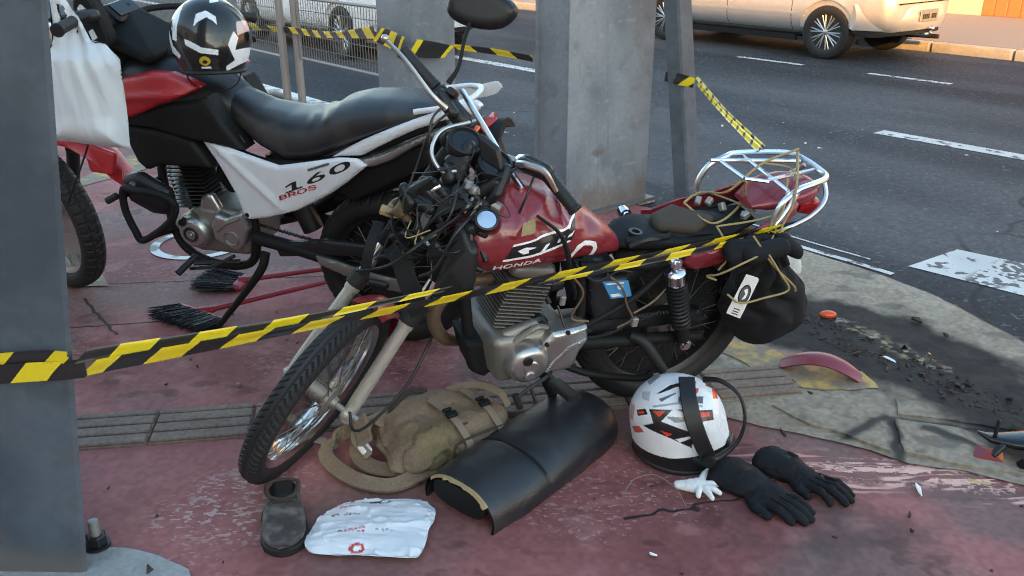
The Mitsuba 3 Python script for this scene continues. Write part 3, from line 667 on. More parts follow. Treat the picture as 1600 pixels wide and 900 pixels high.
rb('filler_cap', mv(lathe([(0, .014), (.018, .014), (.024, .010), (.030, .012), (.034, .006), (.034, 0), (0, 0)], 28), Ry(-.15), (.585, .0, .543)), 'chrome', TANK)

# engine
eng = rm + '__engine'
def fin_plate(z, hx, hy, t=.0045, cx=0.):
    return rbox(hx * 2, hy * 2, t, .002, (cx, 0, z))
cyl = [rbox(.105, .12, .19, .02, (0, 0, .10))]
for k in range(14):
    z = .025 + k * .0115; cyl.append(fin_plate(z, .069 + .004 * math.sin(k * .5), .078, .0038))
RE = Ry(-.16)
rb('cylinder', [mv(m, RE, (.572, 0, .045)) for m in cyl], 'fin_alloy', eng, smooth=False)
rb('head_cover', [mv(m, RE, (.572, 0, .045)) for m in (hull([(-.05, -.05, .205), (.05, -.05, .205), (-.05, .06, .205), (.05, .06, .205), (-.03, 0, .24), (.03, 0, .24)], .022, 12),)], 'cast_alloy', eng)
rb('crankcase', hull([(.44, -.09, .06), (.44, .09, .06), (.62, -.10, .03), (.62, .10, .04), (.46, .09, -.06), (.46, -.09, -.06), (.59, -.10, -.07), (.59, .09, -.07), (.64, 0, -.02)], .028, 14), 'cast_alloy', eng)
gen = [mv(lathe([(0, .030), (.020, .030), (.024, .027), (.044, .026), (.054, .020), (.062, .006), (.066, -.03), (0, -.03)], 48, 'y'), None, (.545, .146, -.004)),
       mv(lathe([(0, .006), (.014, .006), (.016, .003), (.016, -.004), (0, -.004)], 24, 'y'), None, (.545, .175, -.030))]
rb('generator_cover', gen, 'alloy', eng)
for (bx, bz) in ((.545, .030), (.495, -.03), (.59, -.045), (.60, .025)):
    pass
rb('cover_plug', mv(lathe([(0, .012), (.013, .012), (.015, .009), (.015, -.01), (0, -.01)], 20, 'y'), None, (.560, .166, .022)), 'black_plastic', eng)
spc = panel([(.505, .057), (.479, .090), (.374, .104), (.362, .051), (.382, .02), (.394, -.040), (.470, -.050), (.50, .0)], lambda x, z: .150 + .012 * math.sin((x - .36) * 20) * .4, .05, .014, .008)
rb('sprocket_cover', spc, 'alloy', eng)
rb('cover_ridge', panel([(.380, .050), (.372, .066), (.43, .045), (.475, -.01), (.488, -.042), (.472, -.045), (.455, -.012), (.42, .030)], .158, .02, .006, .008), 'alloy', eng)
for bx, bz in ((.50, .058), (.372, .094), (.395, -.028), (.47, -.040), (.44, .092)):
    rb('bolt', mv(lathe([(0, .004), (.006, .004), (.0065, .001), (.0065, -.004), (0, -.004)], 10, 'y'), None, (bx, .154, bz)), 'dark_metal', eng)
rb('barrel_base', [hull([(.52, .09, .085), (.60, .09, .06), (.50, .10, .055), (.585, .105, .03)], .02, 10), tube([(.49, .115, .09), (.53, .125, .10), (.585, .12, .055)], .009, 8, 10)], 'cast_alloy', eng)
rb('starter_motor', mv(lathe([(0, -.06), (.024, -.06), (.027, -.05), (.027, .05), (.02, .06), (0, .06)], 24, 'y'), None, (.50, .04, .085)), 'dark_metal', eng)
rb('carburettor', [hull([(.49, -.02, .17), (.49, .05, .17), (.49, .01, .13), (.46, .01, .21)], .024, 10), tube([(.50, .02, .17), (.42, .02, .18)], .026, 14), tube([(.49, .045, .175), (.47, .07, .14)], .008, 8)], 'dark_metal', eng)
rb('exhaust_pipe', tube([(.625, -.02, .185), (.70, -.01, .180), (.765, -.005, .135), (.782, -.01, .07), (.742, -.03, -.01), (.66, -.09, -.075), (.45, -.14, -.10), (.10, -.16, -.06), (-.25, -.17, .06)], [.020] * 6 + [.03, .042, .045], 16, 50), 'rust_pipe')
rb('skid_plate', panel([(.712, .032), (.63, .022), (.600, -.070), (.630, -.105), (.668, -.085), (.69, -.03)], .07, .10, .012, .012), 'matte_black')
# frame
fr = []
hd = F2B((-.02, .015, .72)); hd2 = F2B((-.02, .015, .56))
fr += [tube([hd2, (.735, .0, .26), (.700, .02, .10), (.655, .02, -.08), (.62, .02, -.10)], .017, 12, 24), tube([hd, (.62, 0, .40), (.45, 0, .285), (.36, 0, .26)], .020, 12, 16)]
for s in (1, -1):
    fr += [tube([(.40, s * .07, .262), (.20, s * .10, .262), (.0, s * .105, .29), (-.20, s * .09, .36), (-.30, s * .07, .40)], .012, 10, 24), tube([(.40, s * .08, .25), (.375, s * .09, .12), (.37, s * .09, .0), (.40, s * .08, -.07)], .014, 10, 18), tube([(.37, s * .10, .06), (.22, s * .11, .16), (.12, s * .11, .265)], .010, 10, 10)]
fr += [tube([(.62, .02, -.10), (.5, .06, -.105), (.40, .08, -.075)], .014, 10, 10), tube([(-.30, .07, .40), (-.33, 0, .405), (-.30, -.07, .40)], .012, 10, 10), tube([hd, hd2], .026, 16)]
rb('frame', fr, 'matte_black')
# swing arm, chain case, shocks
rb('swing_arm', [tube([(.40, s * .105, .015), (.2, s * .112, .008), (-.06, s * .112, 0)], [.022, .019, .017], 12) for s in (1, -1)] + [tube([(.39, -.11, .015), (.39, .11, .015)], .02, 12)] + [rbox(.07, .012, .035, .004, (-.04, s * .115, 0)) for s in (1, -1)], 'matte_black')
rb('chain_case', panel([(.348, .074), (.20, .082), (.056, .086), (-.06, .076), (-.10, .045), (-.06, .030), (.10, .035), (.34, .028)], .095, .03, .010, .012), 'black_plastic')
ch = []
for z0 in (.026, -.034):
    for k in range(26):
        x = .36 - k * .0125; ch.append(rbox(.0115, .012 if k % 2 else .016, .009, .003, (x, .068, z0 * (1 - .15 * k / 34))))
tag(rb('chain', ch, 'dark_metal', smooth=False), kind='stuff')
for s in (1, -1):
    sh = f'{rm}__shock_absorber' if s > 0 else f'{rm}__shock_absorber_001'; used.add(sh)
    a, b = np.array([.022, s * .150, .002]), np.array([.148, s * .150, .306]); d = b - a; L = np.linalg.norm(d); R_ = np.stack([np.cross([0, 1., 0], d / L), [0, 1., 0], d / L], 1)
    P = lambda m: mv(m, R_, a)
    helix = [(.027 * math.cos(t), .027 * math.sin(t), .085 + .165 * t / (2 * math.pi * 11)) for t in np.linspace(0, 2 * math.pi * 11, 210)]
    rb('spring', P(tube(helix, .0055, 7)), 'black_plastic', sh)
    rb('damper', [P(lathe([(0, .02), (.02, .02), (.022, .03), (.022, .09), (.030, .092), (.030, .10), (.012, .10), (.012, .25), (0, .25)], 24))], 'matte_black', sh)
    rb('cap', P(lathe([(0, .250), (.031, .250), (.032, .256), (.031, .285), (.024, .293), (.012, .298), (0, .299)], 28)), 'chrome', sh)
    for q in (.004, L - .008): rb('eye', P(mv(lathe([(0, .022), (.012, .022), (.0125, .015), (.019, .014), (.020, 0), (.019, -.014), (0, -.016)], 22, 'y'), None, (0, 0, q))), 'chrome', sh)
# battery tray, air box and loose bits under the missing seat
rb('battery_box', panel([(.372, .228), (.25, .232), (.175, .10), (.21, .075), (.33, .085), (.36, .15)], .105, .10, .014, .012), 'black_plastic')
rb('label_sticker', [rbox(.078, .001, .054, .0004, (0, 0, 0), None)], 'blue_label', smooth=False) if False else None
lb = panel([(.336, .222), (.252, .222), (.224, .164), (.294, .161)], .1065, .0006, .0004, .012)
rb('label_sticker', lb, 'blue_label', label='blue and white sticker on the battery box')
rb('sticker_print', [panel(q, .1072, .0004, .0003, .01) for q in ([(.325, .216), (.262, .216), (.26, .211), (.322, .211)], [(.285, .206), (.266, .206), (.260, .192), (.278, .192)], [(.300, .178), (.270, .178), (.258, .168), (.292, .167)])], 'decal_white')
rb('air_box', [hull([(.36, -.05, .20), (.36, .05, .20), (.26, -.06, .20), (.26, .06, .20), (.34, 0, .10), (.27, 0, .10)], .03, 12)], 'matte_black')
ut = [(.275, .32), (.23, .345)]
rb('seat_tray', [skin([superring(0, 0, hw, hh, 3, 24) @ np.array([[0, 1, 0], [0, 0, 1]]) + [x, 0, z] for x, hw, hh, z in ((.275, .045, .012, .300), (.23, .075, .022, .312), (.17, .085, .028, .318), (.10, .09, .020, .315), (.0, .085, .014, .320), (-.10, .075, .012, .335), (-.19, .055, .010, .36))]),
                 tube([(.26, .06, .325), (.20, .078, .342), (.13, .07, .338), (.10, .02, .335)], .010, 8, 14)], 'matte_black')
rb('tool_pouch', hull([(.135, .03, .350), (.04, .055, .352), (-.03, .03, .362), (.06, -.03, .362), (.13, -.01, .356)], [.018, .02, .016, .022, .016], 12), 'canvas_dark')
rb('tray_lip', [tube([(.255, .075, .315), (.215, .085, .338), (.175, .082, .338), (.15, .07, .332)], .009, 8, 14), mv(lathe([(.012, -.004), (.021, -.004), (.022, 0), (.021, .004), (.012, .004), (.012, -.004)], 20), None, (.225, .045, .342))], 'black_plastic')
lug = []
for p in ((-.12, -.03, .37), (-.09, -.06, .375), (-.16, .03, .37), (-.15, .045, .38), (-.06, -.075, .37), (-.19, .02, .385)):
    lug.append(rbox(.026, .018, .020, .003, p, Rz(rng.random() * 2) @ Ry(rng.random())))
for m_ in lug: rb('latch_bracket', m_, 'galvanised', smooth=False)
# tail
LT = [(.097, .318), (.065, .316), (-.03, .345), (-.137, .375), (-.20, .405), (-.275, .448), (-.300, .440), (-.285, .405), (-.242, .374), (-.131, .322), (-.07, .285), (.0, .258), (.056, .252), (.095, .275)]
def tail_y(x, z): return .135 - .16 * max(0, -.05 - x) + .02 * math.sin(max(0, min(1, (z - .25) / .2)) * 3.1)
rb('tail_panel', panel(LT, tail_y, .003, .016, .011), 'maroon')
rb('tail_panel', panel([(a, b) for a, b in LT], lambda x, z: tail_y(x, z) - .004, .003, .016, .011, side=-1), 'maroon')
rb('panel_label', panel([(.096, .334), (.046, .338), (.042, .326), (.088, .322)], .142, .001, .0006, .01), 'decal_white')
rb('tail_cowl', skin([superring(0, 0, hw, hh, 3., 28) @ np.array([[0, 1, 0], [0, 0, 1]]) + [x, 0, z] for x, hw, hh, z in ((-.165, .045, .008, .405), (-.21, .07, .022, .418), (-.26, .085, .030, .432), (-.32, .085, .032, .442), (-.37, .072, .030, .448), (-.405, .045, .020, .452))]), 'maroon')
rb('tail_lamp', [skin([superring(0, 0, hw, hh, 3, 24) @ np.array([[0, 1, 0], [0, 0, 1]]) + [x, 0, z] for x, hw, hh, z in ((-.34, .06, .028, .405), (-.39, .066, .034, .402), (-.42, .055, .026, .400), (-.43, .03, .012, .400))])], 'tail_red')
fg = spline([(.26, 0, .27), (.15, 0, .345), (.0, 0, .372), (-.16, 0, .345), (-.28, 0, .27), (-.355, 0, .16), (-.40, 0, .06)], 26)
rb('rear_mudguard', skin([np.stack([np.zeros(14) + p[0] , np.r_[np.linspace(-.07, .07, 7), np.linspace(.066, -.066, 7)], p[2] - np.r_[np.abs(np.linspace(-1, 1, 7)) ** 2 * .035, .004 + np.abs(np.linspace(1, -1, 7)) ** 2 * .035]], -1) for p in fg]), 'matte_black')
# rack
def rackz(p): return tube(p, .0095, 10, 40)
loop = [(.062, .115, .372), (.055, .112, .43), (-.02, .085, .500), (-.11, .085, .508)]
def rbk(name, mesh, m_, par): return obj(name, mesh, m_, par, M=MB @ mat4(np.eye(3), (.015, 0, -.014)))
R1 = [(-.095, -.115, .365), (-.090, -.118, .43), (-.115, -.118, .485), (-.165, -.118, .510), (-.225, -.140, .512), (-.40, -.140, .512), (-.445, -.105, .512), (-.450, -.02, .512), (-.43, .045, .512), (-.35, .085, .512), (-.27, .108, .505), (-.215, .122, .470), (-.200, .126, .40)]
rk_ = rm + '__rear_rack'
rbk('loop', rackz(R1), 'rack_steel', rk_)
for a, b in (((-.10, -.105, .506), (-.435, -.088, .506)), ((-.21, .04, .506), (-.435, -.02, .506))): rbk('bar', tube([a, b], .0065, 8), 'rack_steel', rk_)
for a, b in (((-.245, -.14, .504), (-.235, .108, .504)), ((-.135, -.115, .504), (-.14, .02, .504)), ((-.14, .02, .504), (-.21, .045, .504))): rbk('bar', tube([a, b], .0065, 8), 'rack_steel', rk_)
rbk('stay', tube([(-.435, .03, .505), (-.425, .075, .455), (-.36, .105, .415), (-.25, .126, .385), (-.15, .126, .355)], .0075, 10, 24), 'rack_steel', rk_)
rbk('stay', tube([(-.275, .107, .503), (-.245, .122, .45), (-.21, .128, .40), (-.17, .126, .36)], .0075, 10, 18), 'rack_steel', rk_)
rbk('stay', tube([(-.435, -.06, .505), (-.42, -.10, .455), (-.34, -.12, .415), (-.20, -.12, .37)], .0075, 10, 24), 'rack_steel', rk_)
# controls on the left side
rb('foot_peg', [tube([(.478, .12, -.055), (.472, .19, -.050)], .011, 10), skin([superring(0, 0, .020, .014, 3, 18) @ np.array([[1, 0, 0], [0, 0, 1]]) + [.472 - .02 * k, .19 + .075 * k, -.050 + .004 * k] for k in np.linspace(0, 1.15, 6)])], 'rubber')
rb('gear_lever', [tube([(.475, .16, -.05), (.505, .185, -.038), (.55, .195, -.055), (.588, .20, -.085)], .006, 8, 14), tube([(.585, .185, -.084), (.592, .235, -.086)], .010, 10)], 'dark_metal')
SF = (np.array([.150, 2.535, .014]) - OB) @ RB; rb('side_stand', [tube([(.455, .09, -.06), (.452, .11, -.10), SF], [.018, .017, .013], 10, 12), rbox(.05, .05, .008, .003, SF - [0, 0, .006], Rx(.2))], 'matte_black')
rb('centre_stand', [tube([(.40, s * .08, -.075), (.30, s * .11, -.105), (.13, s * .125, -.135), (.09, s * .13, -.115)], .011, 10, 14) for s in (1, -1)] + [tube([(.30, -.11, -.105), (.30, .11, -.105)], .010, 8)], 'matte_black')
rb('rear_peg', [tube([(.20, .12, .03), (.165, .15, .02), (.10, .19, -.06)], [.014, .018, .016], 12, 10)], 'rubber')
# loose cables under the tank
cab = []
for pts in ([(.45, .10, .26), (.40, .12, .20), (.42, .12, .12), (.36, .12, .10)], [(.33, .11, .25), (.28, .125, .21), (.25, .13, .15), (.22, .13, .10), (.26, .125, .07)], [(.22, .13, .12), (.16, .125, .15), (.12, .12, .19)], [(.24, .13, .08), (.17, .12, .09), (.12, .12, .11)], [(.42, .08, .27), (.37, .12, .235), (.30, .115, .26), (.25, .11, .25)], [(.46, .10, .15), (.43, .14, .08), (.36, .13, .05), (.27, .13, .06), (.21, .125, .10)]):
    cab.append(tube(pts, .0035, 6, 20))
rb('loose_cable', cab[:3], 'rust_pipe'); rb('loose_cable', cab[3:], 'skinny_cable')
rb('connector', [rbox(.02, .016, .03, .003, (.21, .132, .09)), rbox(.016, .012, .03, .003, (.46, .12, .18))], 'galvanised', smooth=False)
rb('tank_strap', tube([(.60, .135, .46), (.535, .145, .415), (.50, .150, .36), (.475, .150, .29), (.44, .14, .22), (.43, .13, .19)], [.004, .005, .008, .007, .005, .004], 8, 24), 'matte_black')

# front end (fork frame)
ly = (-.068, .100)
for i, y in enumerate(ly):
    p = rm + ('__fork_leg' if i else '__fork_leg_001'); used.add(p)
    P = (lambda m: mv(m, None, (-.022, .1, 0))) if i else (lambda m: mv(mv(m, Rx(-.062)), None, (-.022, -.100, 0)))
    rf('slider', [P(lathe([(0, -.035), (.015, -.035), (.018, -.02), (.019, .02), (.0195, .05), (.019, .285), (.022, .29), (.0225, .315), (0, .315)], 28)), mv(hull([(-.022, y if i else -.1, 0), (0, y if i else -.1, 0)], .018, 12), None, (0, 0, -.005)), tube([(-.022, y if i else -.1, .11), (-.055, (y if i else -.1) - .01, .115)], .007, 8)], 'fork_alloy', p)
    rf('dust_seal', P(lathe([(0, .306), (.027, .306), (.028, .318), (.026, .345), (.019, .352), (0, .352)], 26)), 'rubber', p)
    rf('tube', P(lathe([(0, .34), (.0155, .34), (.0155, .46), (0, .46)], 24)), 'chrome', p)
    rf('upper_tube', P(lathe([(0, .445), (.021, .445), (.022, .46), (.022, .80), (.018, .81), (0, .812)], 24)), 'matte_black', p)
rf('front_axle', tube([(0, -.105, 0), (0, .135, 0)], .009, 10), 'galvanised')
rf('front_brake_hose', tube([(.03, .11, .02), (.02, .145, -.02), (-.06, .16, -.01), (-.16, .17, .10), (-.22, .15, .22), (-.20, .13, .34)], .0045, 8, 26), 'skinny_cable')
rf('triple_clamp', [hull([(-.022, ly[0], z), (-.022, ly[1], z), (-.05, .015, z)], .026, 10) for z in (.575, .775)], 'matte_black')
# front mudguard
ring_ = []
for a in np.linspace(-.12, .98, 22):
    r = .322; ca, sa = math.cos(a + .75), math.sin(a + .75); pr_ = []
    for q in np.linspace(-1, 1, 9): pr_.append((-(r - .030 * q * q) * ca * 1.0, .008 + .052 * q, (r - .030 * q * q) * sa))
    for q in np.linspace(1, -1, 9): pr_.append((-(r - .004 - .030 * q * q) * ca, .008 + .050 * q, (r - .004 - .030 * q * q) * sa))
    ring_.append(pr_)
rf('front_mudguard', skin(ring_), 'maroon')
# handlebar
bar = [(-.03, -.30, .925), (-.05, -.10, .872), (-.035, -.07, .835), (-.03, .0, .812), (-.03, .06, .815), (-.04, .13, .855), (-.06, .18, .872), (-.055, .30, .838)]
HB = rm + '__handlebar'
rf('bar', tube(bar, .011, 12, 60), 'matte_black', HB)
gr = lambda a, b: lathe_on(a, b, [(.0, 0), (.019, 0), (.021, .004), (.0185, .012)] + [(.0175 + .0012 * (k % 2), .016 + .006 * k) for k in range(18)] + [(.020, .128), (.0, .13)])
def lathe_on(a, b, prof, n=22):
    a, b = np.asarray(a, float), np.asarray(b, float); d = (b - a) / np.linalg.norm(b - a)
    x = np.cross(d, [.3, .2, .9]); x /= np.linalg.norm(x); return mv(lathe(prof, n), np.stack([x, np.cross(d, x), d], 1), a)
rf('grip', gr((-.028, -.305, .927), (-.05, -.12, .878)), 'rubber', HB)
rf('grip', gr((-.052, .31, .834), (-.06, .18, .872)), 'rubber', HB)
rf('switch_block', [hull([(-.045, -.165, .890), (-.05, -.075, .862)], [.024, .027], 12), hull([(-.02, -.15, .888), (-.02, -.10, .868)], .018, 10), rbox(.03, .03, .02, .004, (-.03, -.13, .91))], 'black_plastic', HB)
rf('switch_block', [hull([(-.06, .135, .864), (-.058, .185, .872)], [.026, .024], 12), hull([(-.02, .13, .86), (-.015, .18, .868)], .018, 10)], 'black_plastic', HB)
rf('brake_lever', [tube([(.0, -.115, .868), (.035, -.16, .880), (.042, -.26, .915), (.036, -.335, .93)], [.009, .007, .006, .005], 8, 24), mv(trimesh.creation.icosphere(2, .0105), None, (.036, -.338, .931))], 'alloy', HB)
rf('clutch_lever', tube([(.0, .125, .855), (.03, .15, .868), (.035, .20, .878), (-.0, .245, .852)], [.011, .009, .008, .006], 8, 24), 'alloy', HB)
rf('clamp_cover', [hull([(-.03, -.03, .80), (-.03, .06, .80), (-.03, .015, .83)], .022, 10)], 'chrome', HB)
rf('cross_tube', tube([(-.07, -.125, .925), (-.05, -.02, .882), (-.03, .10, .830), (-.02, .165, .805)], .008, 10, 30), 'chrome', HB)
# mirror
MI = rm + '__mirror'
rf('stem', tube([(-.04, -.105, .885), (-.05, -.108, .935), (-.06, -.135, 1.00), (-.065, -.150, 1.055)], [.008, .005, .005, .006], 10, 24), 'matte_black', MI)
mh = [(-.232, 1.100), (-.165, 1.140), (-.085, 1.150), (-.055, 1.128), (-.070, 1.080), (-.120, 1.046), (-.185, 1.028), (-.226, 1.042)]
mp = panel(spline(mh, 44, True)[:, :2] if False else spline([(a, b, 0) for a, b in mh], 44, True)[:, :2], 0., .006, .022, .010)
rf('shell', mv(mp, np.array([[0, 1, 0], [1, 0, 0], [0, 0, 1.]]) if False else Rz(-math.pi / 2), (-.055, 0, 0)) if False else mv(tm(np.stack([mp.vertices[:, 1], mp.vertices[:, 0], mp.vertices[:, 2]], 1), mp.faces[:, ::-1]), None, (-.055, 0, 0)), 'black_plastic', MI)
# instruments and broken headlamp
IN = rm + '__instruments'
for c in ((.01, -.02, .79), (.0, .075, .785)):
    c = np.array(c)
    rf('pod', mv(lathe([(0, -.045), (.03, -.045), (.044, -.02), (.048, .01), (.046, .022), (.040, .024), (.036, .016), (0, .016)], 36), Ry(.75), c), 'black_plastic', IN)
    rf('dial', mv(lathe([(0, .0175), (.035, .0175), (.035, .0165), (0, .0165)], 30), Ry(.75), c), 'gloss_black', IN)
rf('visor_plate', [hull([(.02, -.02, .74), (.03, .02, .72), (.03, .0, .80)], [.022, .02, .016], 10), hull([(.03, .09, .72), (.035, .11, .76), (.02, .07, .69)], [.016, .018, .014], 10), hull([(.05, .02, .835), (.055, .07, .83), (.045, .05, .80), (.05, .10, .80)], [.010, .012, .010, .008], 10), hull([(.02, .11, .80), (.045, .13, .74), (.03, .12, .70)], [.018, .014, .012], 10)], 'black_plastic', IN)
0 and rf('glass_shard', hull([(.062, .075, .815), (.075, .098, .765), (.060, .112, .775)], .004, 6), 'rack_steel', IN)
HW = rm + '__broken_headlamp'
wr = np.random.default_rng(12)
def shard(c, s, n=7):
    p = wr.normal(size=(n, 3)) * np.array([.35, 1, .8]) * s; p[:, 0] *= .5
    return mv(trimesh.convex.convex_hull(p), Rx(wr.random() * 3) @ Rz(wr.normal() * .5), c)
pieces = [shard((.03 + .04 * wr.random(), -.05 + .20 * wr.random(), .50 + .20 * wr.random()), .016 + .018 * wr.random()) for _ in range(9)]
tag(rf('shards', pieces, 'matte_black', HW, smooth=False), kind='stuff')
lump = []
for _ in range(30):
    c = np.array([.02 + .05 * wr.random(), -.06 + .22 * wr.random(), .49 + .22 * wr.random()]); e = wr.normal(size=(3, 3)) * [.012, .03, .025]
    lump.append(hull([c, c + e[0], c + e[1]], [.010 + .012 * wr.random(), .006 + .008 * wr.random(), .008], 10))
tag(rf('lumps', lump, 'black_plastic', HW), kind='stuff')
rf('metal_shards', [shard((.05 + .05 * wr.random(), -.04 + .18 * wr.random(), .52 + .2 * wr.random()), .012 + .01 * wr.random()) for _ in range(8)], 'dark_metal', HW, smooth=False, kind='stuff')
rf('bowl', [mv(lathe([(.02, -.06), (.05, -.05), (.075, -.015), (.085, .03), (.082, .03), (.072, -.012), (.048, -.045), (.02, -.054)], 36), Ry(1.3) @ Rx(.4), (.02, .05, .60))], 'black_plastic', HW)
rf('bracket', [strap([(-.01, -.065, .42), (.03, -.02, .46), (.045, .06, .415), (.03, .13, .36)], (0, .4, 1), .055, .004, 24), strap([(.02, -.10, .50), (.06, -.075, .44), (.05, -.05, .36)], (0, 1, .2), .03, .003, 14)], 'matte_black', HW)
rf('bracket', [hull([(.06, .10, .62), (.075, .16, .585), (.06, .20, .50), (.05, .14, .44), (.07, .15, .52)], [.018, .02, .016, .014, .02], 10)], 'black_plastic', HW)
rf('ring', [tube([(.055 + .01 * math.sin(3 * a), .055 + .075 * math.cos(a), .62 + .085 * math.sin(a)) for a in np.linspace(2.4, 5.6, 22)], .006, 8)], 'chrome', HW)
rf('stay', [tube([(-.03, -.05, .845), (.03, -.085, .79), (.055, -.07, .735), (.06, -.02, .71), (.05, .01, .73)], .0055, 10, 26)], 'alloy', HW)
rf('indicator_stalk', [tube([(.02, -.03, .60), (.06, -.055, .555), (.07, -.10, .54)], [.010, .011, .014], 10, 12)], 'foam', HW)
rf('horn', mv(lathe([(0, -.02), (.026, -.02), (.031, -.006), (.031, .008), (.026, .010), (.025, .004), (0, .004)], 26), Ry(1.0), (.08, .150, .675)), 'black_plastic', HW); rf('horn_face', mv(lathe([(0, .006), (.024, .0055), (.024, .002), (0, .002)], 24), Ry(1.0), (.08, .150, .675)), 'rack_steel', HW)
rf('bulb_socket', [mv(lathe([(0, -.03), (.014, -.03), (.016, 0), (.024, .02), (.026, .03), (.020, .03), (.012, .01), (0, .01)], 20), Ry(1.2) @ Rx(.9), (.06, -.055, .56))], 'rust_pipe', HW)
wires = []
for k in range(26):
    a = np.array([.02 + .05 * wr.random(), -.05 + .20 * wr.random(), .50 + .32 * wr.random()]); b = np.array([.02 + .08 * wr.random(), -.09 + .25 * wr.random(), .46 + .28 * wr.random()])
    m1 = (a + b) / 2 + wr.normal(size=3) * [.04, .04, .04] + [.02, 0, -.03]; m0 = a + wr.normal(size=3) * .03
    wires.append(tube([a, m0, m1, b], .0012 + .0014 * wr.random(), 6, 16))
tag(rf('wires', wires, 'skinny_cable', HW), kind='stuff'); rf('wires', [tube([(.06, -.02 + .03 * k, .56), (.085, .0 + .03 * k, .52), (.07, .04 + .02 * k, .57)], .0022, 6, 12) for k in range(2)], 'brass', HW)
long_ = []
for k in range(4):
    a = np.array([.03 + .03 * wr.random(), -.06 + .18 * wr.random(), .66 + .1 * wr.random()]); e = np.array([.02 + .05 * wr.random(), -.08 + .20 * wr.random(), .36 + .12 * wr.random()])
    long_.append(tube([a, a * .6 + e * .4 + [.05, .02 * wr.normal(), .02], a * .3 + e * .7 + [.03, .03 * wr.normal(), -.02], e], .003 + .002 * wr.random(), 7, 22))
tag(rf('hanging_wires', long_, 'skinny_cable', HW), kind='stuff')
rf('lamp_shell', mv(tm(*(lambda L: (L.vertices[:], L.faces))(lathe([(.030, -.055), (.062, -.045), (.085, -.012), (.092, .02), (.089, .022), (.080, -.008), (.058, -.038), (.030, -.047)], 30))), Ry(1.25) @ Rx(-.35), (.035, .005, .575)), 'black_plastic', HW)
for pts in ([(-.03, -.10, .86), (.03, -.11, .78), (.02, -.09, .66), (.03, -.06, .52), (.01, -.05, .40)], [(-.03, -.12, .87), (.05, -.115, .80), (.03, -.06, .70), (-.02, 0, .60)], [(-.03, .14, .85), (.03, .12, .80), (.02, .06, .72), (-.04, .02, .66)], [(-.04, .16, .86), (.02, .19, .78), (-.02, .20, .66), (-.12, .17, .55), (-.22, .14, .50)]):
    rf('control_cable', tube(pts, .0035, 8, 26), 'skinny_cable')
rf('bare_metal', [mv(lathe([(0, 0), (.014, 0), (.014, .03), (.009, .034), (.009, .05), (0, .05)], 8), Ry(.4 + k) @ Rx(.5 * k), (.03, .05 + .035 * k, .70 + .012 * (k % 2))) for k in range(4)] + [tube([(.06, .085 + .02 * k, .70), (.062, .088 + .02 * k, .655)], .004, 6) for k in range(4)], 'galvanised')
def pillow(poly, tfun, h=.008, wr=None, M=None):
    """closed inflated sheet over an outline in (x, z); half thickness tfun(distance to outline, x, z), wr(x, z): common displacement"""
    import shapely
    P = Polygon(poly).buffer(0); nb = max(16, int(P.exterior.length / h))
    bd = np.array([P.exterior.interpolate(i / nb, normalized=True).coords[0] for i in range(nb)])
    x0, z0, x1, z1 = P.bounds; gx, gz = np.meshgrid(np.arange(x0, x1, h), np.arange(z0, z1, h)); gx[1::2] += h / 2
    g = np.stack([gx.ravel(), gz.ravel()], 1); pts = shapely.points(g); D = shapely.distance(P.exterior, pts); k = shapely.contains(P, pts) & (D > .5 * h)
    V = np.vstack([bd, g[k]]); D = np.r_[np.zeros(nb), D[k]]
    tri = Delaunay(V).simplices; tri = tri[shapely.contains(P, shapely.points(V[tri].mean(1)))]
    ar = np.cross(V[tri[:, 1]] - V[tri[:, 0]], V[tri[:, 2]] - V[tri[:, 0]]); tri = np.where((ar < 0)[:, None], tri[:, ::-1], tri)[np.abs(ar) > 1e-9]
    t = tfun(D, V[:, 0], V[:, 1]); w = wr(V[:, 0], V[:, 1]) if wr else 0 * t
    wa, wb = w if isinstance(w, tuple) else (w, w)
    n = len(V); kk = np.arange(nb); k2 = (kk + 1) % nb
    m = tm(np.vstack([np.stack([V[:, 0], t + wa + .0004, V[:, 1]], 1), np.stack([V[:, 0], -t + wb - .0004, V[:, 1]], 1)]),
           np.vstack([tri[:, ::-1], tri + n, np.stack([kk, k2, k2 + n], 1), np.stack([kk, k2 + n, kk + n], 1)]))
    if m.volume < 0: m.faces = m.faces[:, ::-1]
    return m
# ------------------------------------------------------------------ the white, black and red dirt bike
wm = thing('dirt_bike', 'white, black and red dirt-style motorcycle with long black seat parked behind the crashed one', 'motorcycle')
RW = Rz(math.radians(161)) @ Rx(-math.radians(9)); OW = np.array([-.42446302, 3.06484468, .29769853]); MW = mat4(RW, OW)
def wb(name, mesh, m_, par=None, **k): return obj(name, mesh, m_, par or wm, M=MW, **k)
def W2(p): return np.asarray(p, float) @ RW.T + OW
wheel(wm, .302, .115, .085, MW, .06, 'black_plastic', blocks=44, trail=True, nm='rear_wheel', drum=.07)
FRt = np.array([1.595, 0, .045]); ST = Rz(-math.radians(16))
MWF = MW @ mat4(ST, FRt)
fwp = wheel(wm, .335, .098, .078, MWF, .05, 'alloy', blocks=50, trail=True, nm='front_wheel', hub_r=.04)
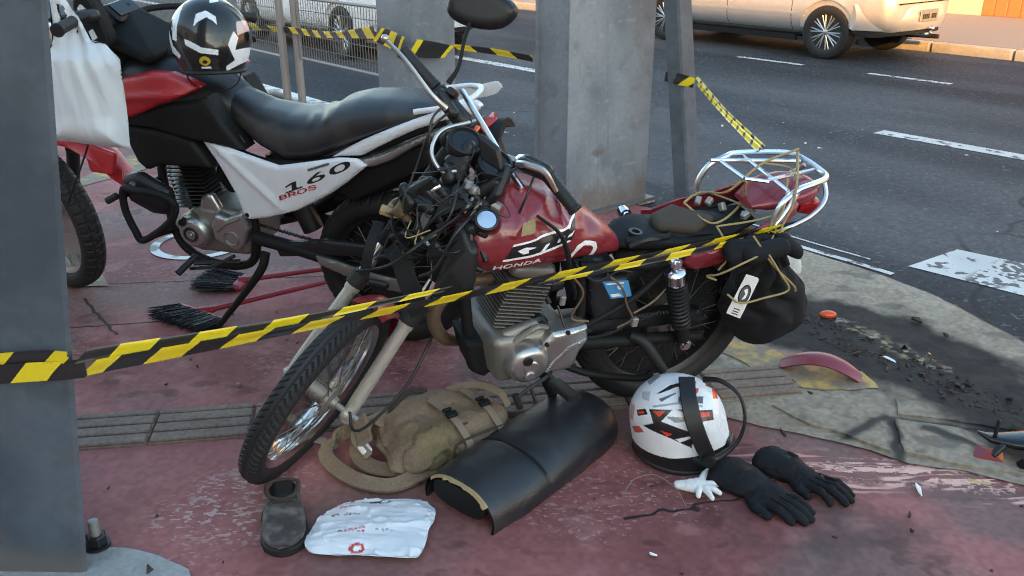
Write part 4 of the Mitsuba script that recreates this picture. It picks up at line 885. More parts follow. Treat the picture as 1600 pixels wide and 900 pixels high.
# fork in the steered frame: origin front axle
rake = math.radians(27); fdw = np.array([-math.sin(rake), 0, math.cos(rake)])
def wf(name, mesh, m_, par=None, **k): return obj(name, mesh, m_, par or wm, M=MWF, **k)
for s in (1, -1):
    p = uniq(wm + '__fork_leg'); b = np.array([-.02, s * .10, -.02])
    wf('slider', tube([b, b + fdw * .36], [.024, .026], 14), 'dark_metal', p); wf('gaiter', tube([b + fdw * (.33 + .012 * k) for k in range(24)], [.024 + .006 * (k % 2) for k in range(24)], 14), 'rubber', p)
    wf('upper_tube', tube([b + fdw * .60, b + fdw * .84], .024, 14), 'matte_black', p)
wf('front_axle', tube([(0, -.12, 0), (0, .12, 0)], .01, 10), 'dark_metal')
wf('triple_clamp', [hull([np.array([-.02, s * .10, -.02]) + fdw * q for s in (1, -1)] + [np.array([-.06, 0, 0]) + fdw * q], .026, 10) for q in (.63, .82)], 'matte_black')
hdw = ST @ (np.array([-.045, 0, 0]) + fdw * .78) + FRt
# high front mudguard
sec = []
for x, z, hw in ((1.66, .375, .04), (1.58, .43, .065), (1.45, .47, .075), (1.32, .455, .078), (1.22, .40, .072), (1.165, .33, .058), (1.13, .285, .035)):
    q = np.linspace(-1, 1, 9)
    sec.append(np.vstack([np.stack([np.full(9, x) - .02 * q * q, hw * q, z - .055 * q * q], 1), np.stack([np.full(9, x - .004) - .02 * q * q, hw * q * .96, z - .008 - .055 * q * q], 1)[::-1]]))
mgd = skin(sec); mgd = mgd.subdivide()
wb('front_mudguard', [mgd, hull([(1.245, .03, .392), (1.225, .05, .30), (1.135, .05, .295), (1.12, .035, .36), (1.16, .0, .33)], .012, 8)], 'bright_red', smooth=50)
# seat
sx = [.640, .60, .555, .50, .41, .30, .21, .15, .09, .02, -.08, -.18, -.255, -.285]
st_ = [.600, .648, .652, .632, .592, .577, .582, .600, .632, .650, .656, .656, .648, .630]
sb = [.580, .570, .556, .535, .470, .432, .446, .466, .492, .522, .562, .600, .622, .624]
sw = [.035, .060, .075, .090, .115, .140, .148, .148, .146, .142, .132, .118, .095, .06]
SR = []
for x in np.linspace(.640, -.285, 60):
    t_, b_, w_ = (np.interp(x, sx[::-1], q[::-1]) for q in (st_, sb, sw)); N = 40
    th = np.arange(N) * 2 * np.pi / N; c, s_ = np.cos(th), np.sin(th); hh = (t_ - b_) / 2 + .008
    y = w_ * np.sign(c) * np.abs(c) ** (2 / 3.2); z = (t_ + b_) / 2 + hh * np.sign(s_) * np.abs(s_) ** (2 / 2.6)
    y = y * (1 - .20 * np.clip((z - b_) / (t_ - b_), 0, 1) ** 2)
    SR.append(np.stack([np.full(N, x), y, z], -1))
sm_ = skin(SR); sm_ = sm_.subdivide(); v = sm_.vertices
v[:, 2] += .004 * np.sin((v[:, 0] * 1. + v[:, 1] * .5) * 90) * np.exp(-((v[:, 0] - .17) / .06) ** 2) * np.exp(-((v[:, 2] - .60) / .05) ** 2); sm_.vertices = v
SEAT = wb('seat', sm_, 'seat_vinyl', smooth=40)
wb('piping', [tube([(.555, .080, .560), (.50, .098, .538), (.455, .112, .49)], .004, 6, 12)], 'black_plastic', SEAT)
# white side panels
WP = [(.622, .503), (.547, .492), (.414, .461), (.306, .437), (.152, .467), (.078, .482), (.008, .482), (-.02, .458), (.06, .395), (.124, .351), (.262, .277), (.4, .230), (.470, .214), (.494, .222), (.512, .314), (.556, .406)]
def wp_y(x, z): return .150 + .018 * math.sin((x + .05) * 5) - .10 * max(0, x - .52) + .010 * math.exp(-((z - .40 - (x - .45) * .9) / .02) ** 2) * (1 if x > .36 else math.exp(-((x - .36) / .04) ** 2))
SP = wb('side_panel', panel(WP, wp_y, .004, .014, .010), 'white_plastic')
wb('side_panel', panel(WP, wp_y, .004, .014, .014, side=-1), 'white_plastic')
wpy = lambda x, z: wp_y(x, z)
wb('lettering', lettering('160', .0265, .306, .336, (-1, .43), wpy, .0012, .0008, True, 4.3, .5), 'decal_black', SP)
wb('lettering', lettering('BROS', .0145, .325, .312, (-1, .38), wpy, .0012, .0008, True, 3.2, .3), 'decal_red', SP, label='small red lettering under the number')
wb('blue_mark', lettering('TTTTT', .010, .190, .436, (-1, .33), wpy, .0012, .0008, True, 1.7, .3) if False else panel([(.19, .440), (.104, .470), (.102, .462), (.188, .432)], lambda x, z: wp_y(x, z) + .002, .0006, .0004, .01), 'decal_grey', SP)
wb('bolt', mv(lathe([(0, .004), (.008, .004), (.009, .0), (.009, -.006), (0, -.006)], 14, 'y'), None, (.476, wp_y(.476, .232) - .002, .236)), 'matte_black', SP)
# tail and grab rail
TL = [(.113, .474), (.05, .510), (-.016, .545), (-.10, .582), (-.173, .612), (-.264, .645), (-.36, .678), (-.405, .690), (-.425, .674), (-.40, .648), (-.36, .634), (-.283, .618), (-.20, .588), (-.121, .552), (-.05, .515), (.0, .488)]
tly = lambda x, z: .138 - .10 * max(0, -.1 - x)
TP = wb('tail_panel', panel(TL, tly, .004, .014, .010), 'white_plastic'); wb('tail_panel', panel(TL, tly, .004, .014, .014, side=-1), 'white_plastic')
GL = [(.10, .455), (.03, .468), (-.05, .490), (-.121, .520), (-.20, .560), (-.283, .596), (-.36, .614), (-.43, .640), (-.40, .618), (-.283, .574), (-.19, .530), (-.10, .476), (-.03, .448), (.04, .440)]
wb('tail_trim', panel(GL, lambda x, z: tly(x, z) - .006, .006, .012, .010), 'alloy', TP)
wb('grab_rail', tube([(-.20, .115, .645), (-.29, .11, .662), (-.355, .07, .674), (-.37, 0, .676), (-.355, -.07, .674), (-.29, -.11, .662), (-.20, -.115, .645)], .009, 12, 40), 'white_plastic')
wb('tail_lamp', hull([(-.40, .045, .585), (-.40, -.045, .585), (-.42, 0, .585), (-.40, 0, .565)], .016, 12), 'tail_red')
fgw = spline([(.16, 0, .34), (.06, 0, .37), (-.06, 0, .42), (-.20, 0, .50), (-.36, 0, .58), (-.46, 0, .60)], 22)
wb('rear_mudguard', skin([np.stack([np.full(14, p[0]), np.r_[np.linspace(-.085, .085, 7), np.linspace(.08, -.08, 7)], p[2] - np.r_[np.abs(np.linspace(-1, 1, 7)) ** 2 * .05, .006 + np.abs(np.linspace(1, -1, 7)) ** 2 * .05]], -1) for p in fgw]), 'matte_black')
wb('under_tail', panel([(.09, .44), (.0, .44), (-.12, .495), (-.22, .535), (-.235, .47), (-.13, .41), (.02, .33), (.08, .30), (.14, .33)], .10, .17, .012, .014), 'matte_black')
wb('plate_holder', hull([(-.40, .05, .55), (-.40, -.05, .55), (-.47, .0, .38)], .012, 8), 'matte_black')
wb('rear_indicator', [tube([(-.40, .09, .60), (-.40, .17, .59)], .008, 8), hull([(-.385, .18, .59), (-.43, .19, .585)], .022, 12)], 'orange_lens')
# tank, shrouds, cowl
TK = []
for x, zb, zt, hw in ((.46, .47, .58, .06), (.52, .47, .655, .09), (.60, .47, .70, .125), (.70, .46, .745, .145), (.80, .46, .765, .15), (.90, .47, .75, .13), (.97, .50, .70, .08)):
    q = superring(0, (zb + zt) / 2, hw, (zt - zb) / 2, 2.8, 36); TK.append(np.c_[np.full(36, x), q])
TKs = np.array(TK); TKs = np.stack([spline(TKs[:, i], 30) for i in range(36)], 1)
wb('fuel_tank', skin(TKs), 'black_plastic')
wb('tank_cap', [mv(lathe([(0, .014), (.032, .014), (.040, .008), (.042, -.01), (0, -.01)], 30), Ry(.1), (.77, 0, .765))], 'dark_metal')
SH = [(.945, .54), (.93, .50), (.90, .40), (.862, .372), (.80, .395), (.70, .398), (.637, .403), (.585, .402), (.60, .44), (.638, .499), (.70, .515), (.79, .53)]
wb('radiator_shroud', panel(SH, lambda x, z: .165 - .15 * max(0, x - .86), .05, .016, .011), 'matte_black'); wb('radiator_shroud', panel(SH, lambda x, z: .165 - .15 * max(0, x - .86), .05, .016, .014, side=-1), 'matte_black')
UP = [(.955, .68), (.945, .54), (.79, .533), (.66, .505), (.55, .495), (.445, .468), (.50, .56), (.545, .66), (.60, .64), (.70, .63), (.80, .60), (.88, .59)]
wb('tank_side', panel(UP, lambda x, z: .162 - .3 * max(0, .56 - x) ** 1.2 - .1 * max(0, z - .6), .06, .014, .011), 'matte_black'); wb('tank_side', panel(UP, lambda x, z: .162 - .3 * max(0, .56 - x) ** 1.2 - .1 * max(0, z - .6), .06, .014, .014, side=-1), 'matte_black')
RFp = [(.90, .700), (.83, .716), (.746, .735), (.66, .735), (.60, .715), (.550, .694), (.60, .672), (.682, .640), (.73, .628), (.798, .598), (.86, .575), (.94, .565)]
rfy = lambda x, z: .185 - .14 * max(0, .68 - x) - .25 * max(0, z - .66) + .012 * math.exp(-((z - .665 + .1 * (x - .7)) / .012) ** 2)
wb('red_fairing', panel(RFp, rfy, .02, .018, .010), 'bright_red'); wb('red_fairing', panel(RFp, rfy, .02, .018, .014, side=-1), 'bright_red')
wb('headlamp_cowl', [hull([(1.05, .06, .82), (1.05, -.06, .82), (1.08, .05, .68), (1.08, -.05, .68), (.98, .08, .86), (.98, -.08, .86), (.95, .07, .70), (.95, -.07, .70)], .035, 14), hull([(.78, .10, .775), (.78, -.10, .775), (.95, .10, .84), (.95, -.10, .84), (.92, 0, .90)], .03, 12)], 'matte_black')
wb('instrument_panel', [mv(rbox(.08, .13, .02, .008), Ry(-.7), (.905, .02, .905))], 'black_plastic')
wb('display', [mv(rbox(.055, .10, .004, .001), Ry(-.7), (.897, .02, .916))], 'car_glass', smooth=False)
wb('hand_guard', panel(spline([(.955, .97, 0), (.96, .86, 0), (.93, .822, 0), (.868, .818, 0), (.850, .86, 0), (.875, .965, 0), (.90, 1.0, 0)], 40, True)[:, :2], lambda x, z: .19, .03, .016, .010), 'matte_black')
wb('guard_sticker', [panel([(.935, .95), (.915, .965), (.885, .93), (.905, .90), (.925, .905)], .192, .0006, .0004, .01), panel([(.915, .875), (.895, .885), (.885, .855), (.91, .845)], .192, .0006, .0004, .01)], 'white_plastic')  # white patches paint reflections onto the dark hand guard
# handlebar
HBW = wm + '__handlebar'
wb('bar', tube([(.83, .40, .945), (.86, .22, .935), (.90, .10, .88), (.90, -.10, .88), (.80, -.22, .86), (.72, -.36, .80)], .011, 12, 50), 'matte_black', HBW)
wb('grip', lathe_on((.80, .43, .945), (.85, .28, .943), [(0, 0), (.02, 0), (.022, .005), (.0185, .012)] + [(.0172 + .0013 * (k % 2), .018 + .006 * k) for k in range(19)] + [(0, .14)]), 'rubber', HBW)
wb('grip', lathe_on((.695, -.42, .775), (.75, -.30, .82), [(0, 0), (.02, 0), (.022, .005), (.0185, .012)] + [(.0172 + .0013 * (k % 2), .018 + .006 * k) for k in range(18)] + [(0, .13)]), 'rubber', HBW)
wb('clutch_lever', tube([(.90, .22, .935), (.94, .28, .94), (.925, .38, .955), (.90, .42, .955)], [.009, .007, .006, .005], 8, 20), 'black_plastic', HBW)
wb('lever_mount', hull([(.87, .20, .93), (.87, .26, .937)], .024, 12), 'black_plastic', HBW)
wb('mirror', [tube([(.80, -.22, .87), (.78, -.24, .95), (.72, -.30, 1.00)], .006, 8, 14)] + [mv(trimesh.creation.icosphere(3, 1.), np.diag([.055, .05, .035]), (.60, -.33, .935))], 'white_plastic', HBW)
# engine
we = wm + '__engine'
cyw = [rbox(.10, .11, .2, .02, (0, 0, .08))] + [rbox(.155 + .008 * math.sin(k), .165, .0045, .002, (0, 0, -.005 + .0155 * k)) for k in range(12)]
REw = Ry(.10)
wb('cylinder', [mv(m, REw, (.765, 0, .205)) for m in cyw], 'dark_metal', we, smooth=False)
wb('head_cover', hull([(.82, -.05, .385), (.72, -.05, .385), (.82, .06, .385), (.72, .06, .385), (.80, 0, .41)], .02, 12), 'dark_metal', we)
wb('crankcase', hull([(.83, -.09, .13), (.83, .09, .13), (.70, .10, .20), (.70, -.10, .20), (.53, .09, .19), (.53, -.09, .19), (.56, .09, .06), (.56, -.09, .06), (.76, .09, .055), (.76, -.09, .055)], .026, 14), 'cast_alloy', we)
wb('generator_cover', [mv(lathe([(0, .034), (.018, .034), (.020, .030), (.045, .030), (.052, .026), (.060, .018), (.066, .004), (.070, -.03), (0, -.03)], 44, 'y'), None, (.738, .135, .130)), mv(lathe([(0, .04), (.010, .04), (.012, .034), (0, .034)], 18, 'y'), None, (.738, .137, .130))], 'alloy', we)
wb('generator_cap', mv(lathe([(.024, .031), (.030, .034), (.030, .031), (.024, .030)], 30, 'y'), None, (.738, .136, .13)), 'dark_metal', we)
wb('cover_plug', mv(lathe([(0, .014), (.013, .014), (.014, .01), (.014, -.01), (0, -.01)], 16, 'y'), None, (.762, .160, .178)), 'matte_black', we)
spw = [(.630, .218), (.577, .204), (.505, .236), (.498, .166), (.530, .10), (.567, .064), (.61, .085), (.656, .109), (.655, .17)]
wb('sprocket_cover', panel(spw, .150, .05, .014, .008), 'alloy', we)
wb('cover_ridge', [tube([(.630, .152, .150), (.585, .153, .185), (.515, .150, .215)], .007, 8, 10), mv(tube([(.028 * math.cos(a), 0, .028 * math.sin(a)) for a in np.linspace(0, 2 * math.pi, 24)], .005, 8), None, (.575, .151, .125))], 'cast_alloy', we)
wb('upper_case', hull([(.70, .10, .215), (.64, .10, .22), (.66, .10, .26), (.72, .06, .23)], .018, 10), 'alloy', we)
wb('exhaust_pipe', tube([(.83, -.03, .33), (.92, -.05, .29), (.945, -.07, .18), (.88, -.11, .06), (.70, -.15, .03), (.45, -.15, .10), (.22, -.14, .22), (-.02, -.15, .33), (-.28, -.16, .46)], [.019, .019, .019, .019, .02, .025, .045, .055, .05], 16, 50), 'matte_black', we)
wb('carburettor', [hull([(.66, -.02, .33), (.60, -.02, .33), (.63, .05, .33), (.62, .02, .27), (.63, .02, .38)], .022, 10), hull([(.58, -.05, .33), (.50, -.05, .33), (.52, .05, .40), (.52, .06, .27)], .03, 10)], 'matte_black', we)
# frame, guards
wb('frame', [tube([hdw, (.93, 0, .50), (.93, .02, .28), (.90, .06, .08), (.83, .08, .0), (.70, .09, -.03), (.57, .09, -.01), (.51, .10, .08), (.50, .10, .25), (.55, .10, .45)], .017, 12, 60), tube([hdw, (.80, .0, .60), (.55, .08, .47), (.40, .10, .42), (.10, .10, .46), (-.30, .09, .62)], .016, 12, 40), tube([(.50, .10, .25), (.30, .11, .36), (.10, .10, .46)], .012, 10, 12)], 'matte_black')
wb('engine_guard', [tube(spline([(.915, .24, .330), (.85, .255, .338), (.745, .25, .328), (.708, .24, .285), (.752, .24, .215), (.890, .24, .128), (.918, .24, .165), (.935, .24, .25)], 60, True), .0135, 12, closed=True), tube([(.935, .24, .30), (.94, .10, .28), (.93, .02, .28)], .012, 10, 12), tube([(.89, .24, .13), (.90, .12, .10), (.90, .06, .08)], .012, 10, 12)], 'matte_black')
wb('guard_lamp', [hull([(.905, .20, .345), (.865, .20, .355), (.85, .20, .30), (.90, .20, .29), (.86, .17, .24), (.80, .17, .24), (.79, .18, .30)], .03, 14)], 'black_plastic')
wb('guard_bolt', mv(lathe([(0, .006), (.011, .006), (.013, 0), (.013, -.02), (0, -.02)], 14, 'y'), None, (.878, .234, .345)), 'chrome')
wb('guard_peg', tube([(.945, .25, .305), (.985, .26, .285)], .013, 10), 'rubber')
wb('foot_peg', [tube([(.60, .10, .0), (.73, .20, .03)], .010, 8), tube([(.735, .17, .045), (.76, .26, .015)], .013, 10)], 'rubber')
wb('gear_lever', tube([(.57, .16, .06), (.66, .19, .02), (.75, .20, .005)], .007, 8, 12), 'dark_metal')
wb('swing_arm', [tube([(.50, s * .11, .12), (.25, s * .115, .08), (0, s * .115, .0)], [.026, .024, .022], 12, 16) for s in (1, -1)], 'matte_black')
wb('chain_guard', panel([(.417, .112), (.293, .132), (.205, .150), (.05, .150), (-.078, .135), (-.113, .100), (.013, .104), (.213, .088), (.399, .058)], .130, .012, .010, .012), 'black_plastic')
for q in ([(.27, .118), (.285, .135), (.25, .14), (.235, .118)], [(.20, .118), (.215, .14), (.17, .14), (.16, .118)], [(.12, .120), (.13, .14), (.09, .14), (.08, .12)]): wb('guard_slot', panel(q, .1312, .001, .0005, .01), 'dark_metal')
wb('chain_cover', panel([(.235, .092), (.15, .080), (.059, .056), (-.02, .044), (-.112, .036), (-.09, -.014), (-.01, -.004), (.074, .006), (.15, .035), (.225, .060)], .150, .008, .006, .010), 'cast_alloy')
wb('chain_adjuster', hull([(-.03, .15, .015), (.02, .15, .02)], .016, 10), 'dark_metal')
ch = [rbox(.0115, .012 if k % 2 else .016, .010, .003, (.50 - k * .0125, .075, .155 - .09 * k / 40)) for k in range(40)]
tag(wb('chain', ch, 'dark_metal', smooth=False), kind='stuff')
wb('rear_sprocket', mv(lathe([(0, -.003), (.085, -.003), (.088, 0), (.085, .003), (0, .003)], 40, 'y'), None, (0, .075, 0)), 'dark_metal')
wb('side_stand', [tube([(.47, .11, .06), (.50, .14, -.02), (.712, .19, -.265)], [.018, .016, .011], 12, 14), rbox(.05, .04, .008, .003, (.718, .192, -.272))], 'matte_black')
wb('shock_absorber', tube([(.32, 0, .12), (.42, 0, .42)], .04, 14), 'dark_metal')
wb('brake_cable', tube([(.90, .16, .90), (1.02, .15, .75), (1.10, .12, .5), (1.35, .12, .15)], .004, 6, 24), 'skinny_cable')

# ------------------------------------------------------------------ helmets
def helmet_shell(a=.135, b=.118, top=.135, bot=.115, chin=.035, nu=400, nv=230, taper=.085):
    u = np.arange(nu) * 2 * np.pi / nu; t = np.linspace(1e-3, 1, nv)
    k1 = .56; V = np.where(t < k1, t / k1 * np.pi / 2, np.pi / 2); rad = np.where(t < k1, np.sin(V), 1.); z = np.where(t < k1, top * np.cos(V), 0.)
    w = np.clip((t - k1) / (.93 - k1), 0, 1); z = np.where(t >= k1, -bot * w, z); rad = np.where(t >= k1, 1 - taper * w ** 2.2 + .03 * np.clip((w - .8) / .2, 0, 1) ** 2, rad)
    w2 = np.clip((t - .93) / .07, 0, 1); rad = rad * (1 - .22 * w2); z = z - .006 * np.sin(w2 * np.pi)
    U, R_ = np.meshgrid(u, rad, indexing='ij'); Z = np.repeat(z[None], nu, 0); W_ = np.repeat(w[None], nu, 0)
    fr = np.clip(np.cos(U), 0, 1)
    x = a * np.cos(U) * R_ * (1 + .05 * (1 - W_)) + chin * fr ** 1.6 * np.exp(-((Z + .065) / .055) ** 2) * R_; y = b * np.sin(U) * R_; Z = Z - .012 * fr * W_ + .014 * np.clip(-np.cos(U), 0, 1) * W_
    v = np.stack([x, y, Z], -1).reshape(-1, 3)
    i, j = np.meshgrid(np.arange(nu), np.arange(nv - 1), indexing='ij'); i2 = (i + 1) % nu
    F = np.stack([i * nv + j, i * nv + j + 1, i2 * nv + j + 1, i2 * nv + j], -1).reshape(-1, 4)
    m = tm(v, F)
    if m.volume < 0: m.faces = m.faces[:, ::-1]
    return m
def paint_polys(P2, polys, base):
    import shapely
    col = np.tile(np.asarray(base, float), (len(P2), 1)); pts = shapely.points(P2)
    for poly, c in polys: col[shapely.contains(Polygon(poly).buffer(0), pts)] = c
    return col
WHT, BLK, RED_, GRY = (.72, .74, .77), (.012, .012, .014), (.55, .04, .02), (.10, .11, .13)
# black helmet hung on the dirt bike, facing the viewer
hb_ = thing('helmet', 'glossy black helmet with white stripes hanging on the dirt bike handlebar', 'helmet')
sh = helmet_shell(.140, .140, .140, .120, .012, taper=.25)
V = sh.vertices; q = lambda P: [((X - 1230) / 1537, (195 - Y) / 1537 + .012) for X, Y in P]
front = V[:, 0] > -.05
pol = [(q(P), c) for P, c in (
    ([(1168, 175), (1186, 110), (1238, 92), (1287, 125), (1292, 172), (1275, 152), (1240, 128), (1197, 150)], WHT),
    ([(1113, 238), (1135, 245), (1200, 285), (1285, 300), (1282, 327), (1190, 314), (1116, 268)], WHT),
    ([(1040, 230), (1062, 120), (1098, 20), (1118, 40), (1078, 170), (1068, 245)], WHT), ([(1008, 190), (1025, 180), (1040, 260), (1080, 318), (1070, 335), (1020, 290)], WHT),
    ([(1385, 150), (1440, 130), (1445, 190), (1385, 225)], (.55, .40, .40)), ([(1335, 272), (1370, 200), (1390, 235), (1368, 300), (1440, 280), (1425, 350), (1310, 410), (1312, 385), (1360, 352)], WHT),
    ([(1248, -40), (1308, -40), (1300, 40), (1258, 50)], WHT),
    ([(1208 + 30 * math.cos(a), 355 + 24 * math.sin(a)) for a in np.linspace(0, 6.28, 16)], (.50, .38, .03)), ([(1208 + 14 * math.cos(a), 360 + 9 * math.sin(a)) for a in np.linspace(0, 6.28, 16)], BLK), ([(1185, 383), (1236, 383), (1236, 394), (1185, 394)], WHT))]
col = paint_polys(V[:, [1, 2]], pol, BLK); col[~front] = BLK
HC = np.array([-.985, 3.02, 1.120]); hdir = np.array([0.05, -1, .12]); 
MH = mat4(Rz(-math.pi / 2 + .22) @ Ry(-.18), HC)
MH = MH @ mat4(np.eye(3) * .90)
obj('shell', sh, 'painted', hb_, M=MH, color=col)
obj('visor', mv(helmet_shell(.1425, .1445, .147, .123, .02, 90, 60), None, (0, 0, 0)), 'gloss_black', hb_, M=MH) if False else None
obj('rim', tube([(.106 * math.cos(a) + (.010 if math.cos(a) > 0 else 0) * math.cos(a), .108 * math.sin(a), -.121 - .012 * max(0, math.cos(a)) + .014 * max(0, -math.cos(a))) for a in np.linspace(0, 2 * math.pi, 50)[:-1]], .007, 10, closed=True), 'rubber', hb_, M=MH)
obj('liner', mv(lathe([(0, -.10), (.09, -.10), (.09, -.112), (0, -.114)], 40), None), 'black_cloth', hb_, M=MH)
obj('visor_pivot', [mv(lathe([(0, .012), (.020, .012), (.022, .0), (0, 0)], 20, 'y'), None, (.03, .148, -.005))], 'black_plastic', hb_, M=MH)
obj('chin_strap', strap([(.02, .10, -.10), (.04, .08, -.17), (.05, .0, -.20), (.03, -.08, -.16), (.0, -.10, -.10)], (1, 0, 0), .022, .003, 24), 'black_cloth', hb_, M=MH)

# white helmet on the ground
hw_ = thing('helmet', 'white helmet with black and red graphics standing on the paving beside the motorcycle seat', 'helmet')
sh = helmet_shell(.130, .124, .118, .126, .026, taper=.11)
V = sh.vertices; q = lambda P: [((X - 343) / 1800, (336 - Y) / 1800) for X, Y in P]
pol = [(q(P), c) for P, c in (
    ([(232, 240), (300, 188), (415, 148), (432, 165), (330, 196), (262, 230)], BLK), ([(362, 192), (445, 190), (440, 214), (372, 216)], (.65, .07, .03)),
    ([(345, 240), (470, 228), (470, 264), (348, 268)], GRY), ([(365, 248), (385, 246), (385, 258), (366, 260)], WHT),
    ([(205, 318), (322, 308), (240, 408)], BLK), ([(222, 325), (287, 320), (258, 352)], (.65, .05, .02)),
    ([(330, 305), (470, 298), (470, 325), (420, 322)], GRY),
    ([(178, 405), (270, 372), (442, 418), (432, 492), (330, 455), (230, 425)], BLK), ([(268, 418), (332, 430), (306, 446)], (.65, .05, .02)), ([(345, 455), (425, 430), (420, 445), (372, 468)], WHT),
    ([(160, 235), (205, 230), (200, 280), (165, 272)], (.42, .45, .50)), ([(120, 420), (160, 410), (190, 440), (140, 450)], (.55, .10, .08)), ([(105, 300), (130, 310), (125, 390), (105, 380)], (.60, .35, .33)),
    ([(250, 262), (330, 222), (332, 228), (262, 276)], GRY), ([(215, 300), (345, 268), (470, 272), (470, 282), (345, 278), (230, 308)], (.30, .32, .35)), ([(140, 330), (185, 318), (200, 345), (150, 360)], BLK), ([(145, 338), (178, 330), (184, 342), (155, 350)], (.65, .05, .02)), ([(290, 345), (420, 335), (425, 350), (340, 372)], (.25, .27, .30)), ([(180, 180), (230, 140), (245, 150), (195, 200)], (.25, .27, .30)), ([(475, 150), (520, 165), (530, 190), (480, 175)], BLK), ([(440, 300), (520, 290), (530, 340), (450, 360)], BLK), ([(455, 308), (505, 302), (508, 325), (460, 335)], (.65, .05, .02)),
    ([(510, 180), (540, 190), (545, 235), (520, 235)], (.65, .05, .02)))]
Pv = np.stack([V[:, 0], .45 * V[:, 1] + .89 * V[:, 2]], 1); col = paint_polys(Pv, pol, WHT); Pm = np.stack([V[:, 0], -.45 * V[:, 1] + .89 * V[:, 2]], 1); c2 = paint_polys(Pm, pol, WHT); far = V[:, 1] > .05; col[far] = c2[far]
col[V[:, 2] < -.078 + .02 * np.clip(V[:, 0] / .13, 0, 1)] = BLK
HG = np.array([.480, 2.285, .136]); MG = mat4(Rz(-.207), HG)
obj('shell', sh, 'painted', hw_, M=MG, color=col)
obj('rim', tube([(.116 * math.cos(a) + .008 * max(0, math.cos(a)), .110 * math.sin(a), -.126 - .012 * max(0, math.cos(a)) + .014 * max(0, -math.cos(a))) for a in np.linspace(0, 2 * math.pi, 50)[:-1]], .008, 10, closed=True), 'rubber', hw_, M=MG)
obj('visor', strap([(.098, -.136, -.055), (.075, -.142, -.005), (.050, -.130, .050), (.030, -.095, .105), (.02, -.03, .138)], np.array([(.8, 0, .5), (.9, 0, .3), (.9, .1, .15), (1, .1, 0), (1, 0, 0)]), .046, .004, 40), 'black_plastic', hw_, M=MG, label='raised dark visor arm')
obj('visor_edge', tube([(.070, -.02, .130), (.115, -.05, .145), (.165, -.085, .125), (.185, -.105, .065), (.172, -.115, .0), (.13, -.13, -.045), (.098, -.138, -.055)], [.010, .007, .005, .005, .006, .010, .014], 10, 40), 'black_plastic', hw_, M=MG)
obj('visor_pivot', mv(lathe([(0, .014), (.017, .014), (.020, .008), (.020, -.01), (0, -.01)], 24, 'y'), Rx(math.pi), (.098, -.138, -.058)), 'matte_black', hw_, M=MG)
obj('vent', [hull([(.155, -.05, -.075), (.165, 0, -.07), (.155, -.045, -.05), (.162, 0, -.05)], .008, 8)], 'black_plastic', hw_, M=MG)
obj('neck_liner', lathe([(0, -.128), (.096, -.128), (.098, -.112), (0, -.11)], 40), 'black_cloth', hw_, M=MG)

# hanging carrier bag (frame: x right, y away, z up, origin at the grip)
bg = thing('carrier_bag', 'full white plastic carrier bag hanging from the dirt bike handlebar', 'plastic bag')
qb = lambda P: [((X - 460) / 1840, (15 - Y) / 1730) for X, Y in P]
outer = qb([(412, 20), (440, 5), (475, 2), (505, 25), (560, 110), (612, 235), (690, 255), (757, 340), (753, 600), (738, 835), (520, 812), (298, 782), (328, 520), (345, 320), (384, 265), (402, 140)])
hole = qb([(458, 45), (462, 168), (478, 190), (500, 170), (508, 130), (494, 55)])
def t_bag(D, x, z):
    body = np.clip((-.10 - z) / .08, 0, 1); return .006 * np.sqrt(np.clip(D / .01, 0, 1)) * (1 - body) + body * .060 * (1 - np.exp(-D / .035)) * (1 + .25 * np.clip((-z - .36) / .06, 0, 1))
def w_bag(x, z):
    P = np.c_[x * 26 + z * 2, z * 3, 0 * x]; n = meshkit.fbm(P, 4, 2) - .5
    fan = np.sin((x + .02) / (.06 + np.abs(z) * .35) * 16 + 1.5 * n) * .005 * np.exp(-((z + .16) / .15) ** 2)
    n2 = meshkit.fbm(np.c_[x * 14 + 4, z * 14, 0 * x], 3, 8) - .5
    band = -.006 * np.exp(-((z + .385) / .006) ** 2) + .004 * np.exp(-((z + .395) / .005) ** 2)
    diag = .008 * np.exp(-((x - .045 + (z + .12) * -.28) / .008) ** 2) * (z > -.34) * (z < -.08)
    return (.020 * n + fan + .012 * n2 - diag - band, .02 * n - fan)
Pb = Polygon(outer, [hole])
bm = pillow(outer, t_bag, .0065, w_bag)
# cut the hand hole
bb = bm.copy(); cf = bb.triangles_center; import shapely as _sh
bm.update_faces(~_sh.contains(Polygon(hole), _sh.points(cf[:, [0, 2]])))
MBG = mat4(np.stack([np.array([1, .0, 0.]), np.array([0, 1., 0]), np.array([0, 0, 1.])], 1), (-1.405, 2.90, 1.250))
obj('film', bm, 'bag_plastic', bg, M=MBG, smooth=True)
obj('print', [panel(qb([(400 + 52 * k, 690 + 7 * k), (430 + 50 * k, 692 + 7 * k), (428 + 50 * k, 708 + 7 * k), (398 + 52 * k, 706 + 7 * k)]), 0, .0004, .0003, .006) for k in ()] or rbox(.12, .09, .05, .01, qb([(520, 745)])[0][:1] + (0.0,) + qb([(520, 745)])[0][1:]), 'dark_item', bg, M=MBG) if False else None

